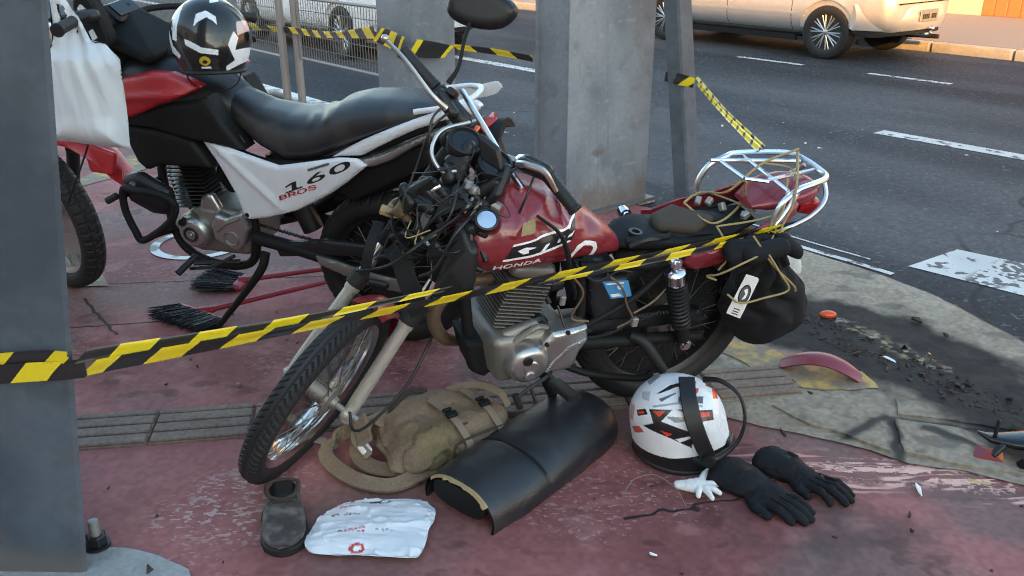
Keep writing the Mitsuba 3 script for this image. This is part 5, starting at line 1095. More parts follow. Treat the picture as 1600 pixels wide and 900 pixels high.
# flattened carrier bag on the ground
fb = thing('carrier_bag', 'white plastic carrier bag with faint red and black print lying flat on the paving', 'plastic bag')
ol = [(-.522, 1.850), (-.518, 1.89), (-.504, 1.948), (-.478, 1.99), (-.44, 2.020), (-.36, 2.030), (-.278, 2.034), (-.235, 2.022), (-.216, 2.000), (-.204, 1.985), (-.203, 1.94), (-.214, 1.90), (-.217, 1.846), (-.226, 1.805), (-.240, 1.79), (-.30, 1.793), (-.379, 1.800), (-.44, 1.800), (-.492, 1.807), (-.512, 1.825)]
ol = spline([(a, b, 0) for a, b in ol], 160, True)[:, :2]
def wfb(x, y):
    n = meshkit.fbm(np.c_[x * 10, y * 38, 0 * x], 4, 3) - .5; n2 = meshkit.fbm(np.c_[x * 34 + 3, y * 34, 0 * x], 3, 9) - .5
    f1 = np.abs(meshkit.fbm(np.c_[x * 7 + 2, y * 20 + 5, 0 * x], 3, 19) - .5)
    return (.013 * n + .003 * n2 + .006 * np.exp(-f1 / .02), 0 * n)
fm = pillow(ol, lambda D, x, y: .017 * (1 - np.exp(-D / .03)), .0042, wfb)
fm.vertices = np.stack([fm.vertices[:, 0], fm.vertices[:, 2], np.maximum(fm.vertices[:, 1] + .018, .006)], 1); fm.faces = fm.faces[:, ::-1]
if fm.volume < 0: fm.faces = fm.faces[:, ::-1]
rg = np.random.default_rng(4); pol = []
RDK, DK = (.45, .05, .05), (.03, .03, .06)
def strokes(x0, y0, w, h, n, c, tl=0.):
    for i in range(n):
        a = x0 + w * i / n; b = y0 + tl * i / n; cw = w / n * .62
        for (p, r) in (((0, 0), (.25, 1)), ((0, 0), (1, .22)), ((0, .78), (1, 1)), ((.75, 0), (1, 1)), ((0, .4), (1, .6))):
            if rg.random() < .62: pol.append(([(a + p[0] * cw, b + p[1] * h), (a + r[0] * cw, b + p[1] * h), (a + r[0] * cw, b + r[1] * h), (a + p[0] * cw, b + r[1] * h)], c))
strokes(-.475, 1.995, .055, .030, 4, RDK, .01); strokes(-.46, 1.975, .045, .020, 3, RDK)
pol.append(([(-.372 + .014 * math.cos(a), 2.003 + .007 * math.sin(a)) for a in np.linspace(0, 6.28, 14)], DK)); pol.append(([(-.340 + .020 * math.cos(a), 2.005 + .009 * math.sin(a)) for a in np.linspace(0, 6.28, 14)], DK)); pol.append(([(-.340 + .010 * math.cos(a), 2.005 + .004 * math.sin(a)) for a in np.linspace(0, 6.28, 14)], WHT)); pol.append(([(-.40, 2.004), (-.375, 2.006), (-.375, 2.002), (-.40, 2.0)], DK))
strokes(-.47, 1.940, .075, .010, 7, (.10, .10, .10), .008); strokes(-.425, 1.868, .055, .014, 5, RDK); strokes(-.442, 1.868, .015, .006, 2, DK); strokes(-.352, 1.876, .05, .006, 5, (.2, .2, .2))
pol.append(([(-.385 + .020 * math.cos(a), 1.815 + .013 * math.sin(a)) for a in np.linspace(0, 6.28, 18)], RDK)); pol.append(([(-.385 + .011 * math.cos(a), 1.815 + .006 * math.sin(a)) for a in np.linspace(0, 6.28, 18)], WHT))
cl = paint_polys(fm.vertices[:, :2], pol, (.66, .70, .75)); cl[fm.vertices[:, 2] < .010] = (.62, .65, .68)
obj('film', fm, 'printed', fb, color=cl)

# shoe
so = thing('shoe', 'worn dark slip-on work shoe standing alone left of the flattened bag', 'shoe')
hv, tv_ = np.array([-.618, 2.040, 0]), np.array([-.566, 1.822, 0]); sd = (tv_ - hv) / np.linalg.norm(tv_ - hv); MS = mat4(np.stack([sd * .84, np.cross([0, 0, 1.], sd) * 1.22, [0, 0, .98]], 1), hv)
sr, so_l = [], []
for x, w, zt in ((.004, .022, .074), (.012, .033, .078), (.03, .038, .082), (.06, .040, .080), (.085, .042, .076), (.11, .044, .074), (.14, .046, .070), (.17, .048, .063), (.20, .047, .058), (.23, .042, .052), (.255, .030, .044), (.270, .012, .034)):
    r_ = superring(0, (zt + .020) / 2, w, (zt - .020) / 2, 2.6, 32); fl = np.clip(1 - (r_[:, 1] - .02) / (zt - .02), 0, 1); r_[:, 0] *= (.84 if x < .1 else .90) + (.16 if x < .1 else .10) * fl; sr.append(np.c_[np.full(32, x), r_])
srs = np.array(sr); srs = np.stack([spline(srs[:, i], 40) for i in range(32)], 1)
um = skin(srs).subdivide(); v = um.vertices; v += (meshkit.fbm(v * 55, 3, 2) - .5)[:, None] * .004 * np.array([1, 1, 1]); 
v[:, 2] -= .016 * np.exp(-(((v[:, 0] - .045) / .035) ** 2 + (v[:, 1] / .022) ** 2) ** 2) * (v[:, 2] > .06); um.vertices = v
obj('upper', um, 'leather_shoe', so, M=MS, smooth=50)
for x, w in ((-.004, .018), (.008, .032), (.04, .039), (.08, .040), (.12, .044), (.17, .050), (.21, .049), (.245, .042), (.268, .026), (.277, .010)):
    so_l.append(np.c_[np.full(24, x), superring(0, .012, w, .012, 5, 24)])
obj('sole', skin(so_l), 'rubber', so, M=MS)
obj('lining', mv(hull([(.030, .010, .066), (.030, -.010, .066), (.080, .008, .062), (.080, -.008, .062)], .019, 14), np.diag([1, 1, 1.]), (0, 0, .0)), 'matte_black', so, M=MS)
obj('collar', tube([(.006, 0, .079), (.02, .029, .081), (.05, .034, .080), (.085, .028, .077), (.106, 0, .075), (.085, -.028, .077), (.05, -.034, .080), (.02, -.029, .081)], .0050, 10, 60, closed=True), 'canvas_dark', so, M=MS)
obj('seam', [tube([(.135, s * .047, .026), (.12, s * .040, .055), (.115, s * .02, .074), (.118, 0, .078)], .0022, 6, 16) for s in (1, -1)], 'canvas_dark', so, M=MS)

# torn-off motorcycle seat
ds = thing('torn_saddle', 'torn-off long black motorcycle seat lying on the paving', 'seat')
F0, R0 = np.array([-.142, 1.975, 0]), np.array([.245, 2.452, 0]); ax_ = (R0 - F0); ax_[2] = 0; LS = np.linalg.norm(ax_); ax_ /= LS
MD = mat4(np.stack([ax_, np.cross([0, 0, 1.], ax_), [0, 0, 1.]], 1) @ Rx(.06), F0 + [0, 0, .010])
xs = [0, .06, .15, .22, .235, .30, .40, .50, .56, .60, .622, .632]; hwid = [.118, .124, .130, .132, .132, .133, .132, .128, .122, .108, .080, .030]; ht = [.106, .110, .108, .105, .101, .110, .120, .126, .123, .112, .092, .062]
def uring(x, off=0.):
    w, h = np.interp(x, xs, hwid) - off, np.interp(x, xs, ht) - off; k = 40
    a = np.linspace(-.30, np.pi + .30, k); c, s = np.cos(a), np.sin(a)
    y = w * np.sign(c) * np.abs(c) ** (2 / 2.5); z = np.where(s >= 0, .25 * h + .75 * h * np.abs(s) ** (2 / 1.95), 0)
    low = s < 0; z = np.where(low, .25 * h * (1 + s / .2955), z)
    y = y * (1 + .05 * (1 - z / max(h, 1e-3)))
    return np.stack([np.full(k, x), y, np.maximum(z, 0) + (0 if not off else .0)], -1)
outer_, inner_ = [uring(x) for x in np.linspace(0, .632, 70)], [uring(min(x, .61), .007) for x in np.linspace(0, .632, 70)]
rg_ = [np.vstack([o, i[::-1]]) for o, i in zip(outer_, inner_)]
sk = skin(rg_, caps=False); v = sk.vertices
groove = np.exp(-((v[:, 0] - .228 - .05 * (v[:, 1] * 0)) / .006) ** 2) * (v[:, 2] > .05); v[:, 2] -= .006 * groove
v += (meshkit.fbm(v * 16, 3, 5) - .5)[:, None] * .005; v[:, 2] -= .010 * np.exp(-(((v[:, 0] - .10) / .08) ** 2 + ((v[:, 1] + .09) / .06) ** 2)); sk.vertices = v
obj('cover', sk, 'seat_vinyl', ds, M=MD, smooth=50)
obj('seam', tube([tuple(p + np.array([0, 0, .0005])) for p in uring(.228)[9:31]], .0028, 6), 'black_plastic', ds, M=MD)
a_, b_ = rg_[0][:40].copy(), rg_[0][40:][::-1].copy(); jag = (meshkit.fbm(np.c_[a_[:, 1:] * 60, a_[:, :1]], 3, 3) - .5)
a2, b2 = a_.copy(), b_.copy(); a2[:, 0] -= .002 + .016 * np.clip(jag, 0, 1); b2[:, 0] -= .004 + .030 * np.clip(jag + .1, 0, 1); a2[:, 1:] = a_[:, 1:] * .97 + b_[:, 1:] * .03
fe = skin([np.stack([a_[i] + [.002, 0, 0], a2[i], b2[i], b_[i] + [.002, 0, 0]]) for i in range(10, 30)])
obj('torn_foam', fe, 'foam', ds, M=MD, label='torn yellowish foam edge')
obj('pan', skin([np.stack([np.full(24, x), np.linspace(-w, w, 24) * 1., np.r_[.055 + .02 * np.cos(np.linspace(-1.4, 1.4, 24))]], -1) for x, w in ((.02, .095), (.3, .105), (.58, .08))] if False else [np.c_[np.full(24, x), superring(0, .052, w, .036, 3, 24)] for x, w in ((-.004, .088), (.1, .10), (.3, .108), (.5, .10), (.59, .07))]), 'matte_black', ds, M=MD)
obj('hook', tube([(.47, -.11, .03), (.47, -.118, -.004)], .006, 8), 'dark_metal', ds, M=MD)

# backpack
bp = thing('backpack', 'dirty olive-brown canvas backpack lying on the paving behind the torn-off seat', 'backpack')
bo = np.array([-.200, 2.315, 0]); an = math.radians(36); MP = mat4(Rz(an), bo)
def bpk(P):
    r = np.array([.05] * 3)
    def rb_(c, h, R_, rr=.035):
        q_ = np.abs((P - c) @ R_) - (np.array(h) - rr); return rr - np.linalg.norm(np.maximum(q_, 0), axis=1) - np.minimum(q_.max(1), 0)
    I = np.eye(3)
    f = rb_(np.array([.010, .015, .063]), (.172, .122, .060), Rx(-.08), .045)
    f = smax(f, ell_sdf(P, (.02, .07, .085), (.13, .075, .058)), .03)
    f = smax(f, rb_(np.array([.045, -.098, .050]), (.100, .034, .046), Rx(.15), .022), .008)
    f = smax(f, ell_sdf(P, (-.13, -.045, .045), (.085, .075, .046)), .03)
    f = smax(f, ell_sdf(P, (-.10, .06, .05), (.09, .08, .05)), .03)
    n = meshkit.fbm(P * np.array([16, 22, 16]), 3, 4) - .5; n2 = meshkit.fbm(P * 45, 2, 6) - .5
    wrk = np.abs(meshkit.fbm(P * np.array([13, 9, 10]) + 7, 2, 14) - .5)
    f = f + .022 * n + .006 * n2 - .011 * np.exp(-wrk / .025)
    return np.minimum(f, P[:, 2] - .003)
bm_ = sdf_mesh(bpk, (-.26, -.18, -.01), (.22, .20, .17), .0050)
obj('body', bm_, 'canvas', bp, M=MP, smooth=True)
obj('piping', [tube([(-.055, -.137, .012), (-.055, -.140, .075), (-.035, -.135, .098), (.05, -.132, .103), (.135, -.130, .098), (.148, -.128, .075), (.148, -.125, .012)], .0042, 8, 60), tube([(-.12, -.05, .092), (-.06, -.075, .110), (.05, -.085, .118), (.15, -.08, .105)], .0035, 8, 30)], 'canvas_dark', bp, M=MP)
for x in (-.01, .105):
    obj('strap', strap([(x - .01, .05, .150), (x, -.02, .142), (x + .002, -.075, .135), (x + .004, -.118, .112), (x + .006, -.145, .085), (x + .008, -.148, .030)], (1, .1, 0), .024, .004, 40), 'canvas_strap', bp, M=MP)
    obj('buckle', [rbox(.036, .022, .012, .003, (x + .001, -.055, .146), Rx(.25)), rbox(.030, .012, .010, .003, (x, -.032, .150), Rx(.25))], 'matte_black', bp, M=MP)
obj('strap', strap([(.07, .10, .13), (.13, .04, .158), (.175, -.03, .150), (.19, -.06, .11)], (.2, .5, 1), .022, .004, 30), 'canvas_strap', bp, M=MP)
obj('top_handle', strap([(-.13, .10, .075), (-.10, .135, .115), (-.03, .15, .135), (.02, .13, .130)], (.3, 1, .3), .022, .006, 24), 'canvas_dark', bp, M=MP)
MPW = mat4(np.eye(3), (0, 0, 0))
obj('shoulder_strap', strap([(-.37, 2.285, .05), (-.44, 2.34, .055), (-.50, 2.33, .045), (-.545, 2.285, .03), (-.535, 2.22, .025), (-.47, 2.145, .022), (-.40, 2.10, .022), (-.32, 2.095, .022), (-.22, 2.17, .03)], np.array([(0, .3, 1), (0, .5, 1), (.3, .6, .6), (.8, .3, .4), (.8, 0, .5), (.5, .6, .5), (.2, .9, .4), (0, 1, .4), (0, 1, .5)]), .046, .013, 70), 'canvas', bp)
obj('shoulder_strap', strap([(-.30, 2.34, .08), (-.37, 2.36, .085), (-.43, 2.30, .070), (-.45, 2.24, .045), (-.42, 2.20, .02), (-.36, 2.17, .02), (-.30, 2.16, .03)], np.array([(0, .3, 1), (.2, .6, .8), (.7, .4, .6), (.8, .2, .4), (.5, .7, .3), (.2, 1, .2), (0, 1, .3)]), .050, .012, 60), 'canvas', bp)
obj('webbing', strap([(-.52, 2.29, .02), (-.585, 2.31, .035), (-.64, 2.29, .045), (-.68, 2.24, .02), (-.685, 2.215, .004)], np.array([(.2, 1, .2), (.2, 1, .2), (0, 1, .3), (0, 1, .3), (0, 1, .3)]), .030, .003, 30), 'canvas_strap', bp)
obj('webbing', strap([(-.41, 2.20, .045), (-.46, 2.26, .075), (-.44, 2.32, .09), (-.39, 2.36, .10)], np.array([(1, 0, .3)] * 4), .026, .003, 30), 'canvas_strap', bp)
obj('buckle', [rbox(.035, .030, .010, .003, (-.425, 2.225, .055), Rz(.7) @ Rx(.4))], 'white_paper', bp, smooth=False, label='small pale buckle on the shoulder strap')
obj('shoulder_flap', [rbox(.05, .11, .016, .006, (-.44, 2.275, .088), Rz(.35) @ Rx(.3) @ Ry(-.5)), rbox(.06, .07, .014, .006, (-.37, 2.31, .095), Rz(-.2) @ Ry(.3))], 'canvas', bp)

# gloves
def glove(key, palm, fingers, cuff, thumb, M, h=.0036, m_='black_cloth', crease=.003):
    def f(P):
        r = ell_sdf(P, *palm[0]); 
        for p_ in palm[1:]: r = smax(r, ell_sdf(P, *p_), .014)
        for a, b, ra, rb_ in cuff: r = smax(r, cap_sdf(P * np.array([1, .62, 1]), np.array(a) * [1, .62, 1], np.array(b) * [1, .62, 1], ra, rb_), .012)
        for ch_ in fingers + [thumb]:
            for (a, ra), (b, rb_) in zip(ch_[:-1], ch_[1:]): r = np.maximum(r, cap_sdf(P, a, b, ra, rb_)) if ra < .5 else r
        n = meshkit.fbm(P * 38, 3, 3) - .5; wr_ = np.abs(meshkit.fbm(P * np.array([30, 14, 20]), 2, 8) - .5)
        return np.minimum(r + crease * (n * 1.6) - crease * np.exp(-wr_ / .03), P[:, 2] - .002)
    pts = np.array([p for ch_ in fingers + [thumb] for p, _ in ch_] + [c for c_ in cuff for c in c_[:2]]); lo, hi = pts.min(0) - .06, pts.max(0) + .06; lo[2] = -.006
    return sdf_mesh(f, lo, hi, h)
def fing(y0, y1, L, r, z=.024, x0=.045, dz=-.006): return [((x0, y0, z), r), ((x0 + L * .45, y0 + (y1 - y0) * .5, z + .010), r * .98), ((x0 + L * .8, y0 + (y1 - y0) * .85, z + .004 + dz), r * .92), ((x0 + L, y1, z - .006 + dz), r * .80)]
g1 = thing('glove', 'black padded riding glove nearest the viewer, left one of the pair on the paving', 'glove', None)
c1 = np.array([.690, 2.055, 0]); d1 = math.atan2(1.944 - 2.14, .775 - .625)
gm = glove(g1, [((.0, 0, .026), (.072, .052, .026)), ((.02, .02, .026), (.05, .03, .026))], [fing(.036, .043, .075, .0150), fing(.012, .016, .092, .0155), fing(-.013, -.011, .090, .0155), fing(-.036, -.036, .070, .0145)], [((-.05, 0, .026), (-.125, .0, .028), .040, .046)],
           [((-.02, -.04, .020), .018), ((.02, -.062, .016), .017), ((.06, -.066, .014), .014)], None)
obj('hand', gm, 'black_cloth', g1, M=mat4(Rz(d1) @ np.diag([1, 1, .80]), c1), smooth=True)
obj('cuff_band', [strap([(-.075, -.066, .012), (-.075, -.05, .050), (-.075, 0, .070), (-.075, .05, .050), (-.075, .066, .012)], (1, 0, 0), .020, .005, 40)], 'matte_black', g1, M=mat4(Rz(d1) @ np.diag([1, 1, .80]), c1))
obj('finger_seam', [tube([(.035, y_, .046), (.07, y_ * 1.05, .049), (.105, y_ * 1.1, .044)], .0022, 6, 10) for y_ in (-.024, 0.0, .024)] + [tube([(-.02, -.045, .040), (.0, -.02, .050), (.0, .02, .050), (-.02, .045, .040)], .0022, 6, 14)], 'matte_black', g1, M=mat4(Rz(d1) @ np.diag([1, 1, .80]), c1))
g2 = thing('glove', 'black leather riding glove behind the padded one, right one of the pair', 'glove')
c2_ = np.array([.818, 2.125, 0]); d2 = math.atan2(2.035 - 2.235, .915 - .745)
gm = glove(g2, [((.0, 0, .024), (.066, .042, .024)), ((-.03, 0, .028), (.05, .036, .026))], [fing(.032, .045, .078, .0118), fing(.012, .020, .090, .0125), fing(-.010, -.006, .088, .0125), fing(-.032, -.036, .062, .0120)], [((-.05, 0, .026), (-.115, -.004, .028), .034, .038)],
           [((-.02, -.03, .020), .015), ((.02, -.052, .020), .014), ((.05, -.058, .014), .012)], None)
obj('hand', gm, 'black_cloth', g2, M=mat4(Rz(d2), c2_), smooth=True)
obj('wrist_strap', [strap([(-.065, -.054, .014), (-.065, -.042, .044), (-.065, 0, .060), (-.065, .042, .044), (-.065, .054, .014)], (1, .2, 0), .026, .005, 40), rbox(.03, .02, .012, .003, (-.06, .03, .056), Rx(-.6))], 'matte_black', g2, M=mat4(Rz(d2), c2_))
obj('finger_seam', [tube([(x_, y_, .044), (x_ + .05, y_ * 1.15, .046)], .0022, 6) for x_, y_ in ((.03, -.022), (.03, 0.0), (.03, .022))], 'matte_black', g2, M=mat4(Rz(d2), c2_))
g3 = thing('white_glove', 'small crumpled white glove with spread fingers in front of the white helmet', 'glove')
def sf(a, L, r=.0088): ca, sa = math.cos(a), math.sin(a); return [((.018 * ca, .018 * sa, .016), r * 1.1), ((.018 * ca + L * .55 * ca, .018 * sa + L * .55 * sa, .018), r), ((.018 * ca + L * ca, .018 * sa + L * sa, .012), r * .8)]
gm = glove(g3, [((0, 0, .014), (.036, .026, .014))], [sf(-.15, .048), sf(-.75, .046), sf(-1.30, .048), sf(-1.9, .034)], [((-.02, .0, .013), (-.058, .012, .010), .013, .010)], sf(.95, .062, .0095), None, .0026, crease=.002)
obj('hand', gm, 'white_paper', g3, M=mat4(Rz(.12), (.520, 2.105, 0)), smooth=True)

# fallen mudguard piece, lens, fairing piece
mg = thing('mudguard_piece', 'dark red curved mudguard piece lying on the yellow pad', 'mudguard')
A0, A1 = np.array([.950, 2.845, 0]), np.array([1.200, 2.735, 0]); ad = (A1 - A0) / np.linalg.norm(A1 - A0); MMG = mat4(np.stack([ad, np.cross([0, 0, 1.], ad), [0, 0, 1.]], 1), (A0 + A1) / 2 + [0, 0, .010])
sec = []
for u in np.linspace(-1, 1, 26):
    x = .138 * u; z = .052 * (1 - u * u); w_ = .050 * (1 - .55 * abs(u) ** 3); q_ = np.linspace(-1, 1, 9)
    sec.append(np.vstack([np.stack([np.full(9, x), w_ * q_, z + .020 - .022 * q_ * q_], 1), np.stack([np.full(9, x * .985), w_ * q_ * .95, z + .015 - .022 * q_ * q_], 1)[::-1]]))
obj('shell', skin(sec), 'maroon', mg, M=MMG, smooth=50)
ol_ = thing('lens', 'broken orange indicator lens lying on the oily concrete', 'lens')
obj('lens', mv(trimesh.creation.icosphere(3), np.diag([.034, .020, .016]), (1.262, 3.275, .016)), 'orange_lens', ol_, smooth=True); obj('base', mv(rbox(.06, .036, .010, .003), Rz(.2), (1.262, 3.277, .007)), 'black_plastic', ol_, smooth=False)
fp = thing('fairing_piece', 'broken black plastic fairing piece at the right edge of the photo', 'debris')
MFP = mat4(Rz(-.22), (1.60, 2.235, .03))
obj('shell', skin([np.c_[np.full(20, x), superring(0, z, w, t_, 2.4, 20)] for x, z, w, t_ in ((-.235, .045, .004, .004), (-.20, .030, .022, .010), (-.14, .028, .040, .016), (-.08, .034, .052, .022), (.02, .034, .058, .024), (.16, .03, .055, .022), (.24, .02, .03, .012))]), 'gloss_black', fp, M=MFP, smooth=50)
obj('lug', [hull([(-.185, 0, .04), (-.182, .004, .085)], .006, 8), hull([(-.19, -.04, .0), (-.17, -.03, .02)], .012, 8)], 'black_plastic', fp, M=MFP)
obj('trim', tube([(-.09, -.035, .050), (.0, -.040, .056), (.15, -.036, .05)], .006, 8, 14), 'rack_steel', fp, M=MFP)
sp_ = thing('red_shard', 'dark red plastic shard beneath the black fairing piece', 'debris')
obj('shard', mv(trimesh.convex.convex_hull(np.array([(-.05, 0, 0), (.03, -.03, 0), (.05, .03, .01), (-.03, .035, .025), (.0, -.01, .03)])), None, (1.400, 2.245, .008)), 'maroon', sp_, smooth=False)
rgd = np.random.default_rng(5)
def chunk(name, label, p, s, m_, flat=.5, cat_='debris'):
    k = thing(name, label, cat_); pts = rgd.normal(size=(10, 3)); pts /= np.linalg.norm(pts, axis=1, keepdims=True); pts *= np.array(s) * (.7 + .3 * rgd.random((10, 1)))
    mm_ = trimesh.convex.convex_hull(pts); mm_.vertices[:, 2] -= mm_.vertices[:, 2].min() - .006
    obj('piece', mv(mm_, Rz(rgd.random() * 3), (p[0], p[1], 0)), m_, k, smooth=False)
chunk('stone', 'small dark stone on the red paving left of the front wheel', (-.926, 2.70), (.020, .013, .012), 'rust_pipe', cat_='stone')
chunk('black_shard', 'black plastic shard on the oil stain nearest the road', (1.590, 3.22), (.028, .018, .016), 'black_plastic')
chunk('black_shard', 'small black shard beside the yellowish wet streak', (1.44, 2.97), (.016, .014, .016), 'matte_black')
chunk('black_shard', 'flat black shard on the concrete close to the kerb edge', (1.655, 3.09), (.032, .012, .008), 'black_plastic')
chunk('glass_shard', 'shiny glass shard at the end of the wet streak', (1.500, 2.90), (.020, .012, .024), 'chrome')
chunk('black_shard', 'black chip in the middle of the long oil stain', (1.545, 2.70), (.018, .012, .008), 'matte_black')
chunk('black_shard', 'small black chip at the far right of the oil stain', (1.64, 2.60), (.016, .012, .010), 'matte_black')
chunk('black_shard', 'dark lump in front of the black fairing piece', (1.465, 2.195), (.022, .018, .022), 'matte_black')
chunk('yellow_wrapper', 'tiny crumpled pale yellow wrapper on the tactile paving', (.017, 2.70), (.022, .010, .008), 'foam', cat_='litter')
chunk('pink_chip', 'pinkish plastic chip on the paving under the engine', (-.113, 2.81), (.030, .014, .010), 'decal_red')
chunk('paper_scrap', 'thin white paper strip lying right of the gloves', (1.128, 2.088), (.044, .010, .004), 'white_paper', cat_='litter')
chunk('paper_scrap', 'white paper scrap on the concrete below the wet streak', (1.362, 2.90), (.040, .012, .004), 'white_paper', cat_='litter')
chunk('paper_scrap', 'small white scrap at the bottom edge of the photo', (.351, 1.816), (.008, .022, .004), 'white_paper', cat_='litter')
chunk('bark_bit', 'small dark bit between the seat and the gloves', (.66, 1.97), (.012, .006, .005), 'soil', cat_='litter')
bits = []
for _ in range(64):
    a, b = rgd.random(), rgd.random()
    if _ < 70: p = tn(6.6 - 5.4 * a, 4.3 + 2.4 * b ** 1.4, -.022)
    else: p = np.array([.85 + .9 * a, 2.35 + 1.0 * b, .005])
    s = .004 + .010 * rgd.random() ** 3; m_ = trimesh.convex.convex_hull(rgd.normal(size=(7, 3)) * np.array([s, s * .6, s * .3])); bits.append(mv(m_, Rz(rgd.random() * 3), p + [0, 0, .002]))
tag(obj('debris', bits, 'white_paper', smooth=False), 'scattered pale fragments on the road and concrete', 'debris', kind='stuff')
bits = []
for _ in range(290):
    a, b = rgd.random(), rgd.random()
    if _ < 210: p = np.array([1.15 + .55 * a, 3.25 - .9 * a + .35 * (b - .5), .006])
    else: p = np.array([-1.2 + 2.8 * a, 1.7 + 2.0 * b, .001])
    s = .004 + .008 * rgd.random() ** 2; m_ = trimesh.convex.convex_hull(rgd.normal(size=(7, 3)) * np.array([s, s * .6, s * .5])); bits.append(mv(m_, Rz(rgd.random() * 3), p + [0, 0, .002]))
tag(obj('grit', bits, 'soil', smooth=False), 'scattered dark grit on the paving and concrete', 'grit', kind='stuff')
wire_ = thing('wire_loop', 'thin loose wire loop on the paving in front of the white helmet', 'wire')
obj('wire', tube([(.30, 2.06, .003), (.34, 2.12, .02), (.40, 2.13, .03), (.45, 2.08, .02), (.47, 2.02, .003)], .0012, 5, 30), 'canvas_strap', wire_)

# brooms
def broom(label, blk0, blk1, bdir, stick1, nb, wid):
    k = thing('broom', label, 'broom'); a, b = np.array(blk0), np.array(blk1); d = (b - a) / np.linalg.norm(b - a); bd = np.array(bdir, float); bd /= np.linalg.norm(bd)
    obj('block', hull([a + d * .012 + [0, 0, .030], b - d * .012 + [0, 0, .030], a + d * .012 + [0, 0, .022] - bd * .02, b - d * .012 + [0, 0, .022] - bd * .02], .014, 10), 'broom_red', k)
    r = np.random.default_rng(nb); br = []
    for i in range(900):
        t_ = r.random(); o = a + (b - a) * t_ + np.array([0, 0, .012 + .034 * r.random()]); sp2 = (t_ - .5) * .5
        e = o + bd * wid * (.85 + .25 * r.random()) + d * sp2 * wid + np.array([0, 0, -.010 + .022 * r.random()]) + r.normal(size=3) * .004; e[2] = max(e[2], .004)
        n_ = np.cross(e - o, r.normal(size=3)); n_ /= np.linalg.norm(n_); br.append(tm([o + n_ * .0014, o - n_ * .0014, e + n_ * .0010, e - n_ * .0010], [(0, 1, 3, 2)]))
    tag(obj('bristles', br, 'bristle', k, smooth=False), kind='stuff')
    obj('bristle_core', hull([a + d * .01 + [0, 0, .028], b - d * .01 + [0, 0, .028], a + bd * wid * .8 + [0, 0, .022], b + bd * wid * .8 + [0, 0, .022]], .016, 8), 'bristle', k)
    m_ = (a + b) / 2 + [0, 0, .034]; s1 = np.array(stick1)
    obj('socket', tube([m_ - bd * .0, m_ + (s1 - m_) / np.linalg.norm(s1 - m_) * .06], [.020, .014], 12), 'broom_red', k)
    obj('handle', tube([m_ + (s1 - m_) * .02, s1], .011, 12), 'broom_red', k)
broom('broom with black bristles and red handle nearest the striped tape, under the dirt bike', (-1.345, 3.325, 0), (-1.135, 3.185, 0), (-.62, -.62, 0), (-.45, 3.80, .05), 3, .11)
broom('broom with black bristles and red handle farther back, under the dirt bike engine', (-1.17, 3.66, 0), (-1.19, 3.53, 0), (-1, .25, 0), (-.40, 3.88, .05), 4, .17)

# black bundle tied to the rack
bl = thing('cloth_bundle', 'black cloth bag tied with twine to the side of the red motorcycle rack', 'bag')
oln = spline([(-.03, .355, 0), (-.10, .385, 0), (-.20, .375, 0), (-.232, .33, 0), (-.262, .276, 0), (-.345, .20, 0), (-.400, .125, 0), (-.405, .07, 0), (-.370, .025, 0), (-.30, -.012, 0), (-.247, -.022, 0), (-.17, .01, 0), (-.108, .062, 0), (-.055, .13, 0), (-.030, .20, 0), (-.045, .271, 0), (-.02, .315, 0)], 150, True)[:, :2]
def wbl(x, z):
    a = np.arctan2(x + .14, -(z - .38)); r = np.hypot(x + .14, z - .38); n = meshkit.fbm(np.c_[x * 9, z * 9, 0 * x], 3, 2) - .5
    f_ = (np.abs(np.sin(a * 8 + 2.0 * n * 3)) - .6) * .042 * np.exp(-((r - .15) / .14) ** 2); return (f_ + .034 * n, f_ * .5)
tb_ = lambda D, x, z: .078 * (1 - np.exp(-D / .055)) * (.55 + .45 * np.clip((.36 - z) / .15, 0, 1))
MBL = MB @ mat4(np.eye(3), (0, .165, 0))
bmm = pillow(oln, tb_, .009, wbl)
obj('cloth', bmm, 'black_cloth', bl, M=MBL, smooth=True)
obj('knot', [hull([(-.03, .0, .34), (-.08, .03, .355), (-.02, .03, .325)], [.03, .028, .02], 10), hull([(-.19, .02, .365), (-.245, .03, .335), (-.262, .03, .318), (-.21, .0, .35)], [.028, .022, .01, .02], 10), hull([(-.06, .045, .345), (-.16, .05, .365)], [.03, .03], 10)], 'black_cloth', bl, M=MBL)
tg = thing('tag', 'white hang tag with a round black emblem on the black cloth bag', 'tag')
tgp = [(-.017, .318), (-.070, .300), (-.050, .165), (.008, .190)]
MTG = MB
obj('card', panel(tgp, .268, .0012, .0008, .012), 'white_paper', tg, M=MTG, smooth=False)
cx_, cz_ = -.034, .250
def el_(rx, rz, c=(cx_, cz_), t_=-.12): return [(c[0] + rx * math.cos(a) * math.cos(t_) - rz * math.sin(a) * math.sin(t_), c[1] + rx * math.cos(a) * math.sin(t_) + rz * math.sin(a) * math.cos(t_)) for a in np.linspace(0, 2 * math.pi, 30)[:-1]]
obj('emblem', [panel(el_(.021, .033), .2688, .0004, .0003, .006)], 'decal_black', tg, M=MTG, smooth=False)
obj('emblem_face', [panel(el_(.017, .028), .2693, .0004, .0003, .006)], 'decal_grey', tg, M=MTG, smooth=False)
obj('emblem_mark', [panel([(cx_ - .004, cz_ + .02), (cx_ + .008, cz_ + .016), (cx_ - .002, cz_ + .002), (cx_ + .006, cz_ - .018), (cx_ - .008, cz_ - .012), (cx_ - .010, cz_ + .006)], .2698, .0004, .0003, .006)], 'decal_white', tg, M=MTG, smooth=False)
obj('print_line', [panel([(a, b), (a - .026, b - .010), (a - .026, b - .014), (a, b - .004)], .2688, .0004, .0003, .006) for a, b in ((-.012, .208), (-.010, .200), (-.010, .192))], 'decal_grey', tg, M=MTG, smooth=False)
ps = thing('plastic_scrap', 'crumpled white plastic sheet sticking out behind the black cloth bag', 'litter')
